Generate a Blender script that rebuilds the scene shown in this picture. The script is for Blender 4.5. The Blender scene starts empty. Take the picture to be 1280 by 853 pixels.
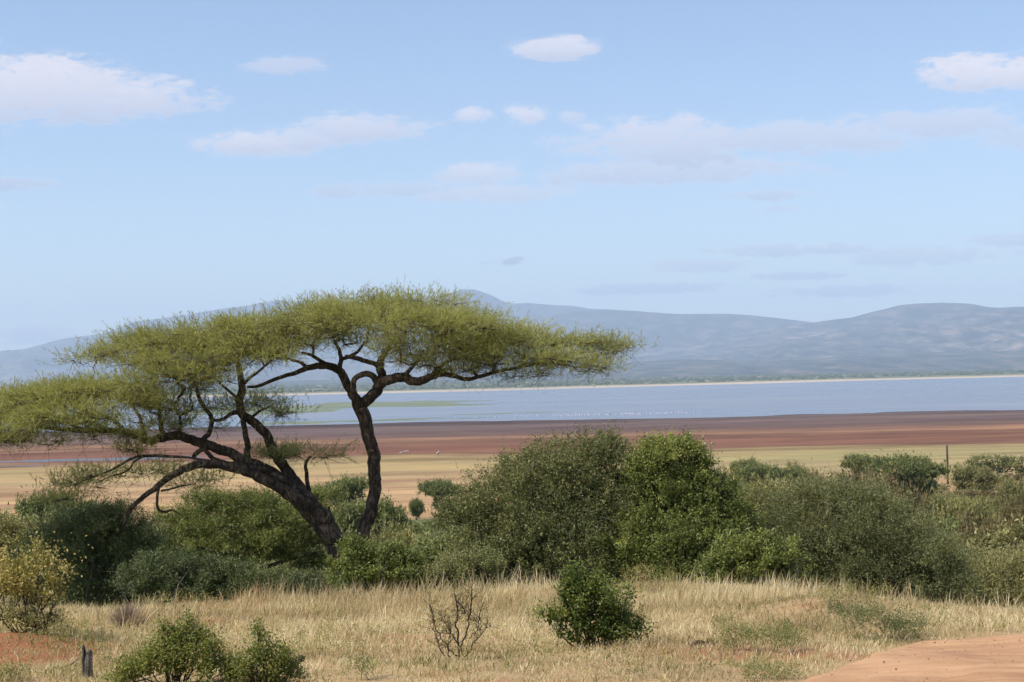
import bpy, math, numpy as np
from mathutils import Vector

rng = np.random.default_rng(7)
sc = bpy.context.scene
col = sc.collection

# ------------------------------------------------------------------ camera
F = 2030.0                      # focal length in pixels of a 1280 px wide picture
CZ = 40.0                       # eye height above the lake
TH = math.atan(43.5 / F)        # looks slightly up
PH = math.radians(1.3)          # slight roll
fw = np.array([0, math.cos(TH), math.sin(TH)])
up0 = np.array([0, -math.sin(TH), math.cos(TH)])
r0 = np.array([1.0, 0, 0])
rt = math.cos(PH) * r0 - math.sin(PH) * up0
up = math.sin(PH) * r0 + math.cos(PH) * up0
cam_d = bpy.data.cameras.new('camera')
cam = bpy.data.objects.new('camera', cam_d); col.objects.link(cam)
cam_d.sensor_width = 36; cam_d.lens = F / 1280 * 36
cam_d.clip_start = 0.1; cam_d.clip_end = 200000
from mathutils import Matrix
cam.matrix_world = Matrix(((rt[0], up[0], -fw[0], 0), (rt[1], up[1], -fw[1], 0), (rt[2], up[2], -fw[2], CZ), (0, 0, 0, 1)))
sc.camera = cam
CAM = np.array([0, 0, CZ])

def ray(px, py):
    px = np.asarray(px, float); py = np.asarray(py, float)
    d = fw * F + (px[..., None] - 640) * rt + (426.5 - py[..., None]) * up
    return d / d[..., 1:2]
def at(px, py, Y):
    return CAM + ray(px, py) * np.asarray(Y, float)[..., None]
def pxof(P):
    d = np.asarray(P) - CAM
    z = d @ fw
    return 640 + F * (d @ rt) / z, 426.5 - F * (d @ up) / z

# ------------------------------------------------------------------ light
SUN_EL, SUN_AZ = math.radians(54), math.atan2(-0.80, -0.42)     # sun high on the left, a little behind
sun_dir = Vector((math.sin(SUN_AZ) * math.cos(SUN_EL), math.cos(SUN_AZ) * math.cos(SUN_EL), math.sin(SUN_EL)))
sl = bpy.data.lights.new('sun', 'SUN'); sl.energy = 4.3; sl.angle = math.radians(0.53); sl.color = (1, 0.955, 0.88)
so = bpy.data.objects.new('sun', sl); col.objects.link(so)
so.rotation_euler = sun_dir.to_track_quat('Z', 'Y').to_euler(); so.location = (-30, -20, 80)
sc.view_settings.view_transform = 'Standard'; sc.view_settings.look = 'None'
sc.view_settings.exposure = 0.42; sc.view_settings.gamma = 1
sc.cycles.max_bounces = 6; sc.cycles.diffuse_bounces = 3; sc.cycles.glossy_bounces = 2
sc.cycles.transmission_bounces = 3; sc.cycles.volume_bounces = 1; sc.cycles.transparent_max_bounces = 8
sc.cycles.use_adaptive_sampling = True; sc.cycles.adaptive_threshold = 0.015
sc.cycles.sample_clamp_indirect = 4
try:
    sc.cycles.use_denoising = True; sc.cycles.denoiser = 'OPENIMAGEDENOISE'
except Exception: pass

# ------------------------------------------------------------------ node helper
class NT:
    def __init__(s, tree):
        s.t = tree; s.n = tree.nodes; s.l = tree.links
    def new(s, kind, **kw):
        n = s.n.new(kind)
        for k, v in kw.items(): setattr(n, k, v)
        return n
    def put(s, sock, v):
        if hasattr(v, 'is_output') or isinstance(v, bpy.types.NodeSocket): s.l.new(v, sock)
        elif v is not None:
            if isinstance(v, (tuple, list)) and len(v) == 3 and sock.type == 'RGBA': v = (*v, 1)
            sock.default_value = v
    def m(s, op, a, b=None, c=None, clamp=False):
        n = s.new('ShaderNodeMath', operation=op, use_clamp=clamp)
        s.put(n.inputs[0], a)
        if b is not None: s.put(n.inputs[1], b)
        if c is not None: s.put(n.inputs[2], c)
        return n.outputs[0]
    def noise(s, vec, scale, detail=4, rough=0.55, dist=0.0, out=0):
        n = s.new('ShaderNodeTexNoise')
        if vec is not None: s.l.new(vec, n.inputs['Vector'])
        n.inputs['Scale'].default_value = scale; n.inputs['Detail'].default_value = detail
        n.inputs['Roughness'].default_value = rough; n.inputs['Distortion'].default_value = dist
        return n.outputs[out]
    def mix(s, fac, a, b, mode='MIX'):
        n = s.new('ShaderNodeMix', data_type='RGBA', blend_type=mode)
        s.put(n.inputs[0], fac); s.put(n.inputs[6], a); s.put(n.inputs[7], b)
        return n.outputs[2]
    def ramp(s, fac, stops, interp='LINEAR'):
        n = s.new('ShaderNodeValToRGB'); s.l.new(fac, n.inputs[0])
        cr = n.color_ramp; cr.interpolation = interp
        while len(cr.elements) < len(stops): cr.elements.new(0.5)
        for e, (p, c) in zip(cr.elements, stops):
            e.position = p; e.color = (*c, 1) if len(c) == 3 else c
        return n.outputs[0]
    def rng(s, v, a, b, c=0.0, d=1.0, kind='LINEAR'):
        n = s.new('ShaderNodeMapRange', interpolation_type=kind); s.put(n.inputs[0], v)
        for i, x in enumerate((a, b, c, d)): n.inputs[i + 1].default_value = x
        return n.outputs[0]
    def vmul(s, vec, xyz):
        n = s.new('ShaderNodeVectorMath', operation='MULTIPLY'); s.l.new(vec, n.inputs[0]); n.inputs[1].default_value = xyz
        return n.outputs[0]
    def pos(s):
        return s.new('ShaderNodeNewGeometry').outputs['Position']
    def sep(s, v):
        n = s.new('ShaderNodeSeparateXYZ'); s.l.new(v, n.inputs[0]); return n.outputs
    def bump(s, h, strength=0.5, dist=0.05):
        n = s.new('ShaderNodeBump'); n.inputs['Strength'].default_value = strength
        n.inputs['Distance'].default_value = dist; s.l.new(h, n.inputs['Height']); return n.outputs[0]

def material(name):
    m = bpy.data.materials.new(name); m.use_nodes = True
    t = NT(m.node_tree); b = t.n['Principled BSDF']
    b.inputs['Roughness'].default_value = 0.85
    return m, t, b

# ------------------------------------------------------------------ world: sky and clouds by direction
w = bpy.data.worlds.new('World'); sc.world = w; w.use_nodes = True
t = NT(w.node_tree)
bg = t.n['Background']
sky = t.new('ShaderNodeTexSky'); sky.sky_type = 'NISHITA'; sky.sun_disc = False
sky.sun_elevation = SUN_EL; sky.sun_rotation = SUN_AZ; sky.altitude = 900
sky.air_density = 1.0; sky.dust_density = 1.6; sky.ozone_density = 1.4
tc = t.new('ShaderNodeTexCoord')
dx, dy, dz = t.sep(tc.outputs['Generated'])
ys = t.m('MAXIMUM', dy, 0.02)
U = t.m('DIVIDE', dx, ys); V = t.m('DIVIDE', dz, ys)
front = t.rng(dy, 0.05, 0.3)
# wobble so that the cloud outlines are ragged
nv = t.vmul(tc.outputs['Generated'], (1, 1, 2.6))
n1 = t.noise(nv, 24, 7, 0.62, 0.3); n2 = t.noise(nv, 95, 6, 0.65, 0.4)
# (px, py, half width px, half height px, strength 0..1, greyness)
CL = [(40, 112, 128, 48, 1, .15), (165, 126, 108, 32, .95, .25), (355, 83, 50, 15, .55, .4), (330, 179, 88, 21, .95, .2), (450, 162, 105, 21, .85, .3), (385, 172, 60, 18, .85, .25),
      (695, 62, 55, 17, .85, .15), (590, 146, 30, 12, .8, .2), (656, 143, 29, 17, .9, .1), (714, 147, 17, 9, .5, .3),
      (1212, 92, 66, 27, 1.15, 0), (1270, 92, 60, 25, 1.15, 0), (840, 180, 145, 36, .85, .35), (1010, 172, 180, 26, .75, .45),
      (1190, 156, 130, 21, .7, .5), (1280, 168, 90, 26, .6, .6), (850, 214, 185, 21, .75, .5), (605, 217, 62, 16, .8, .25), (615, 243, 95, 13, .7, .45),
      (470, 238, 95, 11, .55, .9), (960, 245, 62, 8, .6, 1.), (965, 262, 42, 6, .5, 1.), (980, 313, 110, 10, .65, 1.),
      (885, 333, 70, 10, .6, 1.), (1180, 320, 130, 14, .6, 1.), (1260, 300, 70, 9, .6, 1.), (800, 362, 110, 9, .7, 1.2), (630, 327, 34, 8, 1., 1.3), (1000, 345, 70, 6, .7, 1.2),
      (15, 230, 50, 10, .7, .9), (45, 422, 80, 16, .8, 1.), (1050, 365, 130, 9, .7, 1.2), (-120, 60, 110, 25, .9, .1), (1420, 130, 120, 25, .9, .2),
      (560, -90, 160, 28, .9, .1), (1100, -130, 180, 30, .9, .1), (-60, 260, 60, 10, .6, .5)]
acc = None; accg = None
wob = t.m('ADD', t.m('MULTIPLY', t.m('SUBTRACT', n1, 0.5), 3.4), t.m('MULTIPLY', t.m('SUBTRACT', n2, 0.5), 2.6))
for (cx, cy, hw, hh, st, gr) in CL:
    d = ray(cx, cy)
    a = t.m('MULTIPLY', t.m('SUBTRACT', U, float(d[0])), F / hw)
    b = t.m('MULTIPLY', t.m('SUBTRACT', V, float(d[2])), F / hh)
    # the cloud follows the picture's slight roll only as the true horizon does; flat base: the lower side falls off faster
    blo = t.m('MULTIPLY', t.m('MINIMUM', b, 0.0), 1.12)
    b2 = t.m('ADD', t.m('MAXIMUM', b, 0.0), blo)
    q = t.m('ADD', t.m('MULTIPLY', a, a), t.m('MULTIPLY', b2, b2))
    q = t.m('ADD', t.m('SUBTRACT', 1.0, q), wob)
    dn = t.m('MULTIPLY', t.rng(q, -0.25, 0.8, 0, 1, 'SMOOTHSTEP'), st)
    g = t.m('MULTIPLY', dn, t.m('ADD', gr + .08, t.m('MULTIPLY', b2, -0.42)))  # sunlit top and greyer shaded base painted into each cloud's colour
    acc = dn if acc is None else t.m('MAXIMUM', acc, dn)
    accg = g if accg is None else t.m('MAXIMUM', accg, g)
acc = t.m('MULTIPLY', t.m('MINIMUM', acc, 1.0), front)
accg = t.m('MULTIPLY', accg, front, clamp=True)
# elsewhere in the sky: the same scattered small clouds
zz = t.m('MAXIMUM', dz, 0.04)
pc = t.new('ShaderNodeCombineXYZ'); t.l.new(t.m('DIVIDE', dx, zz), pc.inputs[0]); t.l.new(t.m('DIVIDE', dy, zz), pc.inputs[1])
n3 = t.noise(pc.outputs[0], 0.9, 6, 0.55)
oth = t.m('MULTIPLY', t.rng(n3, 0.60, 0.72, 0, 0.8, 'SMOOTHSTEP'), t.rng(dz, 0.24, 0.40))
cover = t.m('MAXIMUM', acc, oth)
hs = t.new('ShaderNodeHueSaturation'); hs.inputs['Saturation'].default_value = 1.02; hs.inputs['Value'].default_value = 1.0
t.l.new(sky.outputs[0], hs.inputs['Color'])
ccol = t.mix(accg, (5.7, 5.3, 5.5), (2.5, 2.8, 3.8))
ccol = t.mix(t.rng(n2, 0.35, 0.65), ccol, t.mix(1.0, ccol, (0.93, 0.93, 0.95), 'MULTIPLY'))
final = t.mix(t.m('MULTIPLY', cover, 0.85), t.mix(1.0, hs.outputs[0], (1.0, 0.965, 0.975), 'MULTIPLY'), ccol)
t.l.new(final, bg.inputs[0]); bg.inputs[1].default_value = 0.13

# ------------------------------------------------------------------ numpy noise
_perm = np.random.default_rng(3).random((256, 256))
def vnoise(x, y):
    xi = np.floor(x).astype(int); yi = np.floor(y).astype(int)
    fx = x - xi; fy = y - yi
    fx = fx * fx * (3 - 2 * fx); fy = fy * fy * (3 - 2 * fy)
    a = _perm[xi & 255, yi & 255]; b = _perm[(xi + 1) & 255, yi & 255]
    c = _perm[xi & 255, (yi + 1) & 255]; d = _perm[(xi + 1) & 255, (yi + 1) & 255]
    return (a * (1 - fx) + b * fx) * (1 - fy) + (c * (1 - fx) + d * fx) * fy
def fbm(x, y, o=4, g=0.5):
    s = 0; a = 1; n = 0
    for i in range(o):
        s = s + a * (vnoise(x * 2 ** i + 17.3 * i, y * 2 ** i + 5.1 * i) - 0.5); n += a; a *= g
    return s / n * 2
def ridged(x, y, o=4):
    s = 0; a = 1; n = 0
    for i in range(o):
        s = s + a * (1 - np.abs(2 * vnoise(x * 2 ** i + 9.7 * i, y * 2 ** i + 3.3 * i) - 1)); n += a; a *= 0.5
    return s / n

# ------------------------------------------------------------------ terrain: drop below the eye as a function of distance
_Y = [-4000, -200, -20, 0, 10, 14, 20, 25, 28.5, 31, 36, 48, 62, 80, 120, 180, 260, 400, 560, 700, 760, 870, 1040, 1250, 1450, 1700, 2300, 4100, 4500, 5200, 6500, 9000, 14000, 40000, 120000]
_D = [2.2, 2.2, 2.25, 2.35, 2.5, 2.65, 3.10, 3.52, 3.90, 4.40, 5.35, 7.2, 9.4, 12.3, 18.2, 24.5, 28.8, 31.2, 33.5, 35.2, 35.45, 35.5, 38.2, 39.3, 40.0, 40.9, 42, 41.5, 40.0, 38.6, 37.5, 36, 30, 10, 0]
_yy = np.concatenate([np.linspace(-60, 120, 1801), np.geomspace(121, 120000, 2600)])
_dd = np.interp(_yy, _Y, _D)
k = np.exp(-0.5 * (np.arange(-14, 15) / 6.0) ** 2); k /= k.sum()
_dd = np.convolve(np.pad(_dd, 14, 'edge'), k, 'valid')
def ground_z(X, Y):
    X = np.asarray(X, float); Y = np.asarray(Y, float)
    uu = X / np.maximum(Y, 60)
    Yf = np.where(Y > 3200, 3200 + (Y - 3200) / (1 + 1.9 * np.clip(uu, 0, .6)), Y)
    Yf = Yf + np.where(Y > 3200, 160 * fbm(X / 900, Y / 900, 3), 0)
    D = np.interp(Yf, _yy, _dd)
    near = np.exp(-(np.maximum(Y - 10, 0) / 60) ** 2)
    n = 0.22 * fbm(X / 5.0, Y / 5.0, 3) * near * np.clip((Y - 14) / 8, 0.15, 1)
    n = n + 0.05 * fbm(X / 0.9 + 40, Y / 0.9, 3) * near
    mid = np.clip((Y - 40) / 60, 0, 1) * np.clip((600 - Y) / 300, 0, 1)
    n = n + mid * 1.6 * fbm(X / 45 + 3, Y / 45, 3)
    n = n + np.clip((Y - 900) / 300, 0, 1) * 0.26 * fbm(X / 90, Y / 130, 4) * np.clip((3500 - Y) / 500, 0, 1)
    # the ground falls a little to the right of the ridge, a low bank stands on the left
    n = n - 0.70 * np.clip((X - 4.0) / 5, 0, 1.6) * np.clip((Y - 18) / 8, 0, 1) * near
    n = n + 0.22 * np.exp(-((X + 5.6) / 1.6) ** 2 - ((Y - 17.5) / 2.2) ** 2)
    n = n + 0.20 * np.exp(-((X - 2.0) / 2.2) ** 2 - ((Y - 27.5) / 2.5) ** 2)
    n = n + 0.18 * np.exp(-((X - 3.8) / 1.5) ** 2 - ((Y - 20.8) / 1.0) ** 2)
    return CZ - D + n

def gp(px, py):
    """the point of the ground seen at a pixel"""
    d = ray(px, py)
    Ys = np.concatenate([np.linspace(8, 60, 2000), np.geomspace(60, 20000, 4000)])
    P = CAM + d * Ys[:, None]
    g = ground_z(P[:, 0], P[:, 1])
    i = np.argmax(P[:, 2] < g)
    return np.array([P[i, 0], P[i, 1], g[i]])
def stand(px, Y):
    """the point of the ground at distance Y in the direction of column px"""
    py = 600.0
    for _ in range(6):
        p = at(px, py, Y); z = ground_z(p[0], p[1]); _, py = pxof(np.array([p[0], p[1], float(z)]))
    return np.array([p[0], p[1], float(ground_z(p[0], p[1]))])

# ------------------------------------------------------------------ mesh helpers
def mesh_from(name, V, faces, attrs=None, smooth=False, mat=None):
    """V n x 3; faces: list of arrays (k x 3 or k x 4)"""
    me = bpy.data.meshes.new(name)
    faces = [np.asarray(f, np.int32) for f in faces if len(f)]
    nl = sum(f.size for f in faces); nf = sum(len(f) for f in faces)
    me.vertices.add(len(V)); me.vertices.foreach_set('co', np.ascontiguousarray(V, np.float32).ravel())
    me.loops.add(nl); me.loops.foreach_set('vertex_index', np.concatenate([f.ravel() for f in faces]))
    me.polygons.add(nf)
    tot = np.concatenate([np.full(len(f), f.shape[1], np.int32) for f in faces])
    st = np.concatenate([[0], np.cumsum(tot)[:-1]]).astype(np.int32)
    me.polygons.foreach_set('loop_start', st)
    try: me.polygons.foreach_set('loop_total', tot)
    except Exception: pass
    me.update(calc_edges=True)
    if smooth: me.polygons.foreach_set('use_smooth', np.ones(nf, bool))
    for k_, v in (attrs or {}).items():
        a = me.attributes.new(k_, 'FLOAT', 'POINT'); a.data.foreach_set('value', np.ascontiguousarray(v, np.float32))
    if mat: me.materials.append(mat)
    return me

def link(name, me, parent=None, loc=None, **props):
    o = bpy.data.objects.new(name, me); col.objects.link(o)
    if parent is not None: o.parent = parent
    if loc is not None: o.location = loc
    for k_, v in props.items():
        if v is not None: o[k_] = v
    return o
def empty(name, loc, label, cat, group=None):
    o = bpy.data.objects.new(name, None); col.objects.link(o); o.location = loc; o.empty_display_size = 0.3
    o['label'] = label; o['category'] = cat
    if group: o['group'] = group
    return o

def spline(P, n=6):
    P = np.asarray(P, float)
    if len(P) < 3: n = max(n, 2)
    Q = np.vstack([2 * P[0] - P[1], P, 2 * P[-1] - P[-2]])
    out = []
    for i in range(1, len(Q) - 2):
        for s in np.arange(n) / n:
            a, b, c, d = Q[i - 1], Q[i], Q[i + 1], Q[i + 2]
            out.append(0.5 * (2 * b + (c - a) * s + (2 * a - 5 * b + 4 * c - d) * s * s + (3 * b - a - 3 * c + d) * s ** 3))
    out.append(P[-1]); return np.array(out)

def tube(P, R, sides=8, ridge=0.0, seed=0.0, cap=True):
    """P n x 3, R n -> vertices, quads"""
    P = np.asarray(P, float); R = np.asarray(R, float); n = len(P)
    T = np.gradient(P, axis=0); T /= np.linalg.norm(T, axis=1, keepdims=True) + 1e-9
    N = np.zeros_like(P); ref = np.array([0.3, 0.9, 0.2]); v = ref - T[0] * (ref @ T[0])
    for i in range(n):
        v = v - T[i] * (v @ T[i]); v /= np.linalg.norm(v) + 1e-9; N[i] = v
    B = np.cross(T, N)
    a = np.linspace(0, 2 * np.pi, sides, endpoint=False)
    L = np.concatenate([[0], np.cumsum(np.linalg.norm(np.diff(P, axis=0), axis=1))])
    rr = np.ones((n, sides))
    if ridge:
        ca, sa = np.cos(a)[None] * 1.4, np.sin(a)[None] * 1.4
        rr = 1 + ridge * (0.8 * fbm(ca + seed + L[:, None] * 0.30, sa + seed * 1.7 + L[:, None] * 0.15, 3) + 0.6 * fbm(ca * 3.2 + seed, sa * 3.2 + L[:, None] * 0.35, 2))
    V = P[:, None] + (N[:, None] * np.cos(a)[None, :, None] + B[:, None] * np.sin(a)[None, :, None]) * (R[:, None] * rr)[..., None]
    V = V.reshape(-1, 3)
    i, j = np.meshgrid(np.arange(n - 1), np.arange(sides), indexing='ij')
    j2 = (j + 1) % sides
    Q = np.stack([i * sides + j, i * sides + j2, (i + 1) * sides + j2, (i + 1) * sides + j], -1).reshape(-1, 4)
    if cap:
        V = np.vstack([V, P[0], P[-1]]); c0 = n * sides; jj = np.arange(sides)
        tr = np.vstack([np.stack([np.full(sides, c0), (jj + 1) % sides, jj], 1),
                        np.stack([np.full(sides, c0 + 1), (n - 1) * sides + jj, (n - 1) * sides + (jj + 1) % sides], 1)])
        return V, Q, tr
    return V, Q, np.zeros((0, 3), int)

class Bag:
    def __init__(s): s.V = []; s.Q = []; s.T = []; s.n = 0
    def add(s, V, Q, T=None):
        s.V.append(V)
        if len(Q): s.Q.append(np.asarray(Q) + s.n)
        if T is not None and len(T): s.T.append(np.asarray(T) + s.n)
        s.n += len(V)
    def mesh(s, name, mat, smooth=True):
        fs = []
        if s.Q: fs.append(np.vstack(s.Q))
        if s.T: fs.append(np.vstack(s.T))
        return mesh_from(name, np.vstack(s.V), fs, smooth=smooth, mat=mat)

def unit(v): return v / (np.linalg.norm(v, axis=-1, keepdims=True) + 1e-9)

def leaf_mesh(name, P, A, length, width, mat, tint, R=None, origin=(0, 0, 0), curl=0.12, big=False, flat=1.4):
    """leaves with base P and axis A: folded diamonds when big, else slim triangles"""
    R = R or rng
    n = len(P)
    length = np.broadcast_to(length, n)[:, None]; width = np.broadcast_to(width, n)[:, None]
    nrm = unit(R.normal(size=(n, 3)) + np.array([0, 0, flat]))
    S = unit(np.cross(A, nrm)); U_ = np.cross(S, A)
    tip = P + A * length + U_ * length * -curl
    if big:
        m1 = P + A * length * 0.45 + S * width * 0.5; m2 = P + A * length * 0.45 - S * width * 0.5
        V = np.stack([P, m1, tip, m2], 1).reshape(-1, 3) - np.asarray(origin); k_ = 4
    else:
        V = np.stack([P + S * width * 0.5, P - S * width * 0.5, tip], 1).reshape(-1, 3) - np.asarray(origin); k_ = 3
    return mesh_from(name, V, [np.arange(n * k_).reshape(-1, k_)], {'tint': np.repeat(tint, k_)}, mat=mat)

# ------------------------------------------------------------------ materials
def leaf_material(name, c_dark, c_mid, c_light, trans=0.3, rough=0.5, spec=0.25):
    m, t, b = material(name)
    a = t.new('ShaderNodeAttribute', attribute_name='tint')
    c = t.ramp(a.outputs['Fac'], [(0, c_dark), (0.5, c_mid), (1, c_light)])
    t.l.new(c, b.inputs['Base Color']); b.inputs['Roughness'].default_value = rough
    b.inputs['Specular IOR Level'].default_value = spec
    tr = t.new('ShaderNodeBsdfTranslucent'); t.l.new(t.mix(1.0, c, (1.1, 1.15, 0.65), 'MULTIPLY'), tr.inputs[0])
    mx = t.new('ShaderNodeMixShader'); mx.inputs[0].default_value = trans
    t.l.new(b.outputs[0], mx.inputs[1]); t.l.new(tr.outputs[0], mx.inputs[2])
    t.l.new(mx.outputs[0], t.n['Material Output'].inputs[0])
    return m
M_AC = leaf_material('acacia_leaf', (0.21, 0.204, 0.07), (0.36, 0.342, 0.125), (0.50, 0.47, 0.195), 0.42)
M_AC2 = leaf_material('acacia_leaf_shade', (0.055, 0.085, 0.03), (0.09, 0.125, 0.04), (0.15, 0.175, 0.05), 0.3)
M_DK = leaf_material('dark_bush_leaf', (0.078, 0.087, 0.032), (0.159, 0.165, 0.059), (0.318, 0.298, 0.119), 0.25)
M_DKB = leaf_material('bluish_bush_leaf', (0.062, 0.077, 0.032), (0.113, 0.134, 0.051), (0.218, 0.225, 0.085), 0.25)
M_BG = leaf_material('bright_bush_leaf', (0.090, 0.110, 0.029), (0.181, 0.203, 0.052), (0.390, 0.379, 0.108), 0.32)
M_YG = leaf_material('yellow_green_leaf', (0.108, 0.129, 0.028), (0.205, 0.221, 0.056), (0.389, 0.350, 0.112), 0.35)
M_OL = leaf_material('olive_thorn_leaf', (0.131, 0.125, 0.045), (0.243, 0.224, 0.084), (0.437, 0.380, 0.164), 0.26)
M_BR = leaf_material('brown_olive_leaf', (0.125, 0.092, 0.043), (0.203, 0.154, 0.067), (0.328, 0.252, 0.107), 0.22)
M_YL = leaf_material('yellow_leaf', (0.18, 0.165, 0.04), (0.36, 0.295, 0.09), (0.60, 0.48, 0.19), 0.3)
M_STR = leaf_material('straw_blade', (0.31, 0.23, 0.125), (0.57, 0.44, 0.26), (0.80, 0.68, 0.46), 0.35, 0.6, 0.15)
M_GRB = leaf_material('green_blade', (0.103, 0.120, 0.033), (0.218, 0.220, 0.072), (0.391, 0.340, 0.143), 0.35, 0.6, 0.15)
M_RED = leaf_material('reddish_blade', (0.20, 0.09, 0.05), (0.38, 0.20, 0.11), (0.55, 0.34, 0.19), 0.3, 0.6, 0.15)

def bark_material(name, c0, c1, c2, sc_=6.0):
    m, t, b = material(name)
    tcn = t.new('ShaderNodeTexCoord').outputs['Object']
    n1 = t.noise(t.vmul(tcn, (1, 1, 0.35)), sc_ * 2.2, 6, 0.65, 0.6); n2 = t.noise(tcn, sc_ * 0.35, 4, 0.6)
    f = t.m('ADD', t.m('MULTIPLY', n1, 0.65), t.m('MULTIPLY', n2, 0.35))
    t.l.new(t.ramp(f, [(0.34, c0), (0.5, c1), (0.66, c2)]), b.inputs['Base Color'])
    b.inputs['Roughness'].default_value = 0.9; b.inputs['Specular IOR Level'].default_value = 0.15
    t.l.new(t.bump(n1, 1.0, 0.05), b.inputs['Normal'])
    return m
M_BARK = bark_material('acacia_bark', (0.016, 0.011, 0.009), (0.065, 0.045, 0.032), (0.26, 0.185, 0.13))
M_TWIG = bark_material('twig_bark', (0.04, 0.026, 0.022), (0.10, 0.065, 0.05), (0.17, 0.12, 0.09), 20)
M_GREY = bark_material('weathered_wood', (0.04, 0.035, 0.03), (0.20, 0.175, 0.145), (0.42, 0.38, 0.32), 9)
M_DEAD = bark_material('dead_twig_bark', (0.28, 0.18, 0.13), (0.46, 0.33, 0.25), (0.60, 0.46, 0.36), 20)
M_GREYTWIG = bark_material('grey_twig_bark', (0.09, 0.07, 0.055), (0.20, 0.165, 0.13), (0.34, 0.29, 0.24), 14)
M_DOME = leaf_material('dome_thorn_leaf', (0.088, 0.094, 0.036), (0.168, 0.170, 0.066), (0.30, 0.29, 0.125), 0.28)
M_POLE = bark_material('dark_pole_wood', (0.03, 0.024, 0.02), (0.07, 0.052, 0.042), (0.11, 0.08, 0.06), 2)

# ------------------------------------------------------------------ ground material
m, t, b = material('ground_soil'); M_GROUND = m
P = t.pos(); X_, Y_, Z_ = t.sep(P)
flat = t.new('ShaderNodeCombineXYZ'); t.l.new(X_, flat.inputs[0]); t.l.new(Y_, flat.inputs[1]); FP = flat.outputs[0]
# near soil
g1 = t.noise(FP, 1.1, 6, 0.6); g2 = t.noise(FP, 14, 5, 0.7); g3 = t.noise(FP, 0.35, 3, 0.5)
soil = t.ramp(g1, [(0.3, (0.30, 0.20, 0.10)), (0.5, (0.42, 0.30, 0.155)), (0.7, (0.36, 0.20, 0.105))])
soil = t.mix(t.rng(g3, 0.55, 0.68), soil, (0.33, 0.15, 0.075))
def spot(x, y, rx, ry):
    a = t.m('DIVIDE', t.m('SUBTRACT', X_, x), rx); b_ = t.m('DIVIDE', t.m('SUBTRACT', Y_, y), ry)
    return t.m('ADD', t.m('ADD', t.m('MULTIPLY', a, a), t.m('MULTIPLY', b_, b_)), t.m('MULTIPLY', t.m('SUBTRACT', g1, 0.5), 2.2))
red1 = t.rng(spot(-6.1, 17.2, 1.9, 2.1), 0.6, 1.3, 1, 0, 'SMOOTHSTEP')
red2 = t.rng(spot(-3.9, 19.6, .8, 1.1), 0.6, 1.3, .8, 0, 'SMOOTHSTEP')
redm = t.m('MAXIMUM', red1, red2)
soil = t.mix(redm, soil, t.ramp(g2, [(0.3, (0.25, 0.10, 0.045)), (0.7, (0.38, 0.175, 0.085))]))
soil = t.mix(t.rng(g2, 0.5, 0.75, 0, .35), soil, (0.12, 0.08, 0.045))
# scrub slope
s1 = t.noise(FP, 0.12, 6, 0.6); s2 = t.noise(FP, 0.9, 5, 0.65)
slope = t.ramp(s1, [(0.3, (0.075, 0.095, 0.03)), (0.5, (0.12, 0.135, 0.045)), (0.7, (0.17, 0.16, 0.06))])
slope = t.mix(t.rng(s2, 0.4, 0.7), slope, t.mix(0.5, slope, (0.05, 0.065, 0.022)))
slope = t.mix(t.rng(t.noise(FP, 0.05, 5, 0.6), 0.60, 0.68), slope, (0.42, 0.27, 0.15))
c = t.mix(t.rng(Y_, 30, 35), soil, slope)
# plain: bands of colour across the flats, given by log distance
wv = t.vmul(FP, (0.0016, 0.006, 1)); wn = t.noise(wv, 1.0, 6, 0.6)
wv2 = t.vmul(FP, (0.007, 0.024, 1)); wn2 = t.noise(wv2, 1.0, 6, 0.65)
wv3 = t.vmul(FP, (0.0022, 0.0045, 1)); wn3 = t.noise(wv3, 1.3, 4, 0.55)
Yw = t.m('MULTIPLY', Y_, t.m('ADD', 1.0, t.m('ADD', t.m('MULTIPLY', t.m('SUBTRACT', wn3, 0.5), 0.22), t.m('MULTIPLY', t.m('SUBTRACT', wn2, 0.5), 0.26))))
L = t.m('LOGARITHM', Yw, 10.0)
def lg(y): return (math.log10(y) - 2.4) / 1.0
Lr = t.rng(L, 2.4, 3.4)
plain = t.ramp(Lr, [(lg(300), (0.37, 0.22, 0.11)), (lg(420), (0.42, 0.265, 0.135)), (lg(520), (0.40, 0.265, 0.135)), (lg(560), (0.36, 0.25, 0.125)), (lg(640), (0.31, 0.23, 0.105)),
        (lg(705), (0.32, 0.23, 0.105)), (lg(732), (0.18, 0.090, 0.055)), (lg(800), (0.16, 0.071, 0.044)), (lg(915), (0.185, 0.090, 0.055)), (lg(950), (0.29, 0.165, 0.09)), (lg(995), (0.25, 0.13, 0.075)),
        (lg(1050), (0.13, 0.074, 0.056)), (lg(1140), (0.105, 0.064, 0.056)), (lg(1290), (0.125, 0.085, 0.080)), (lg(1340), (0.085, 0.056, 0.050)), (lg(1500), (0.10, 0.08, 0.085))])
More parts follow.
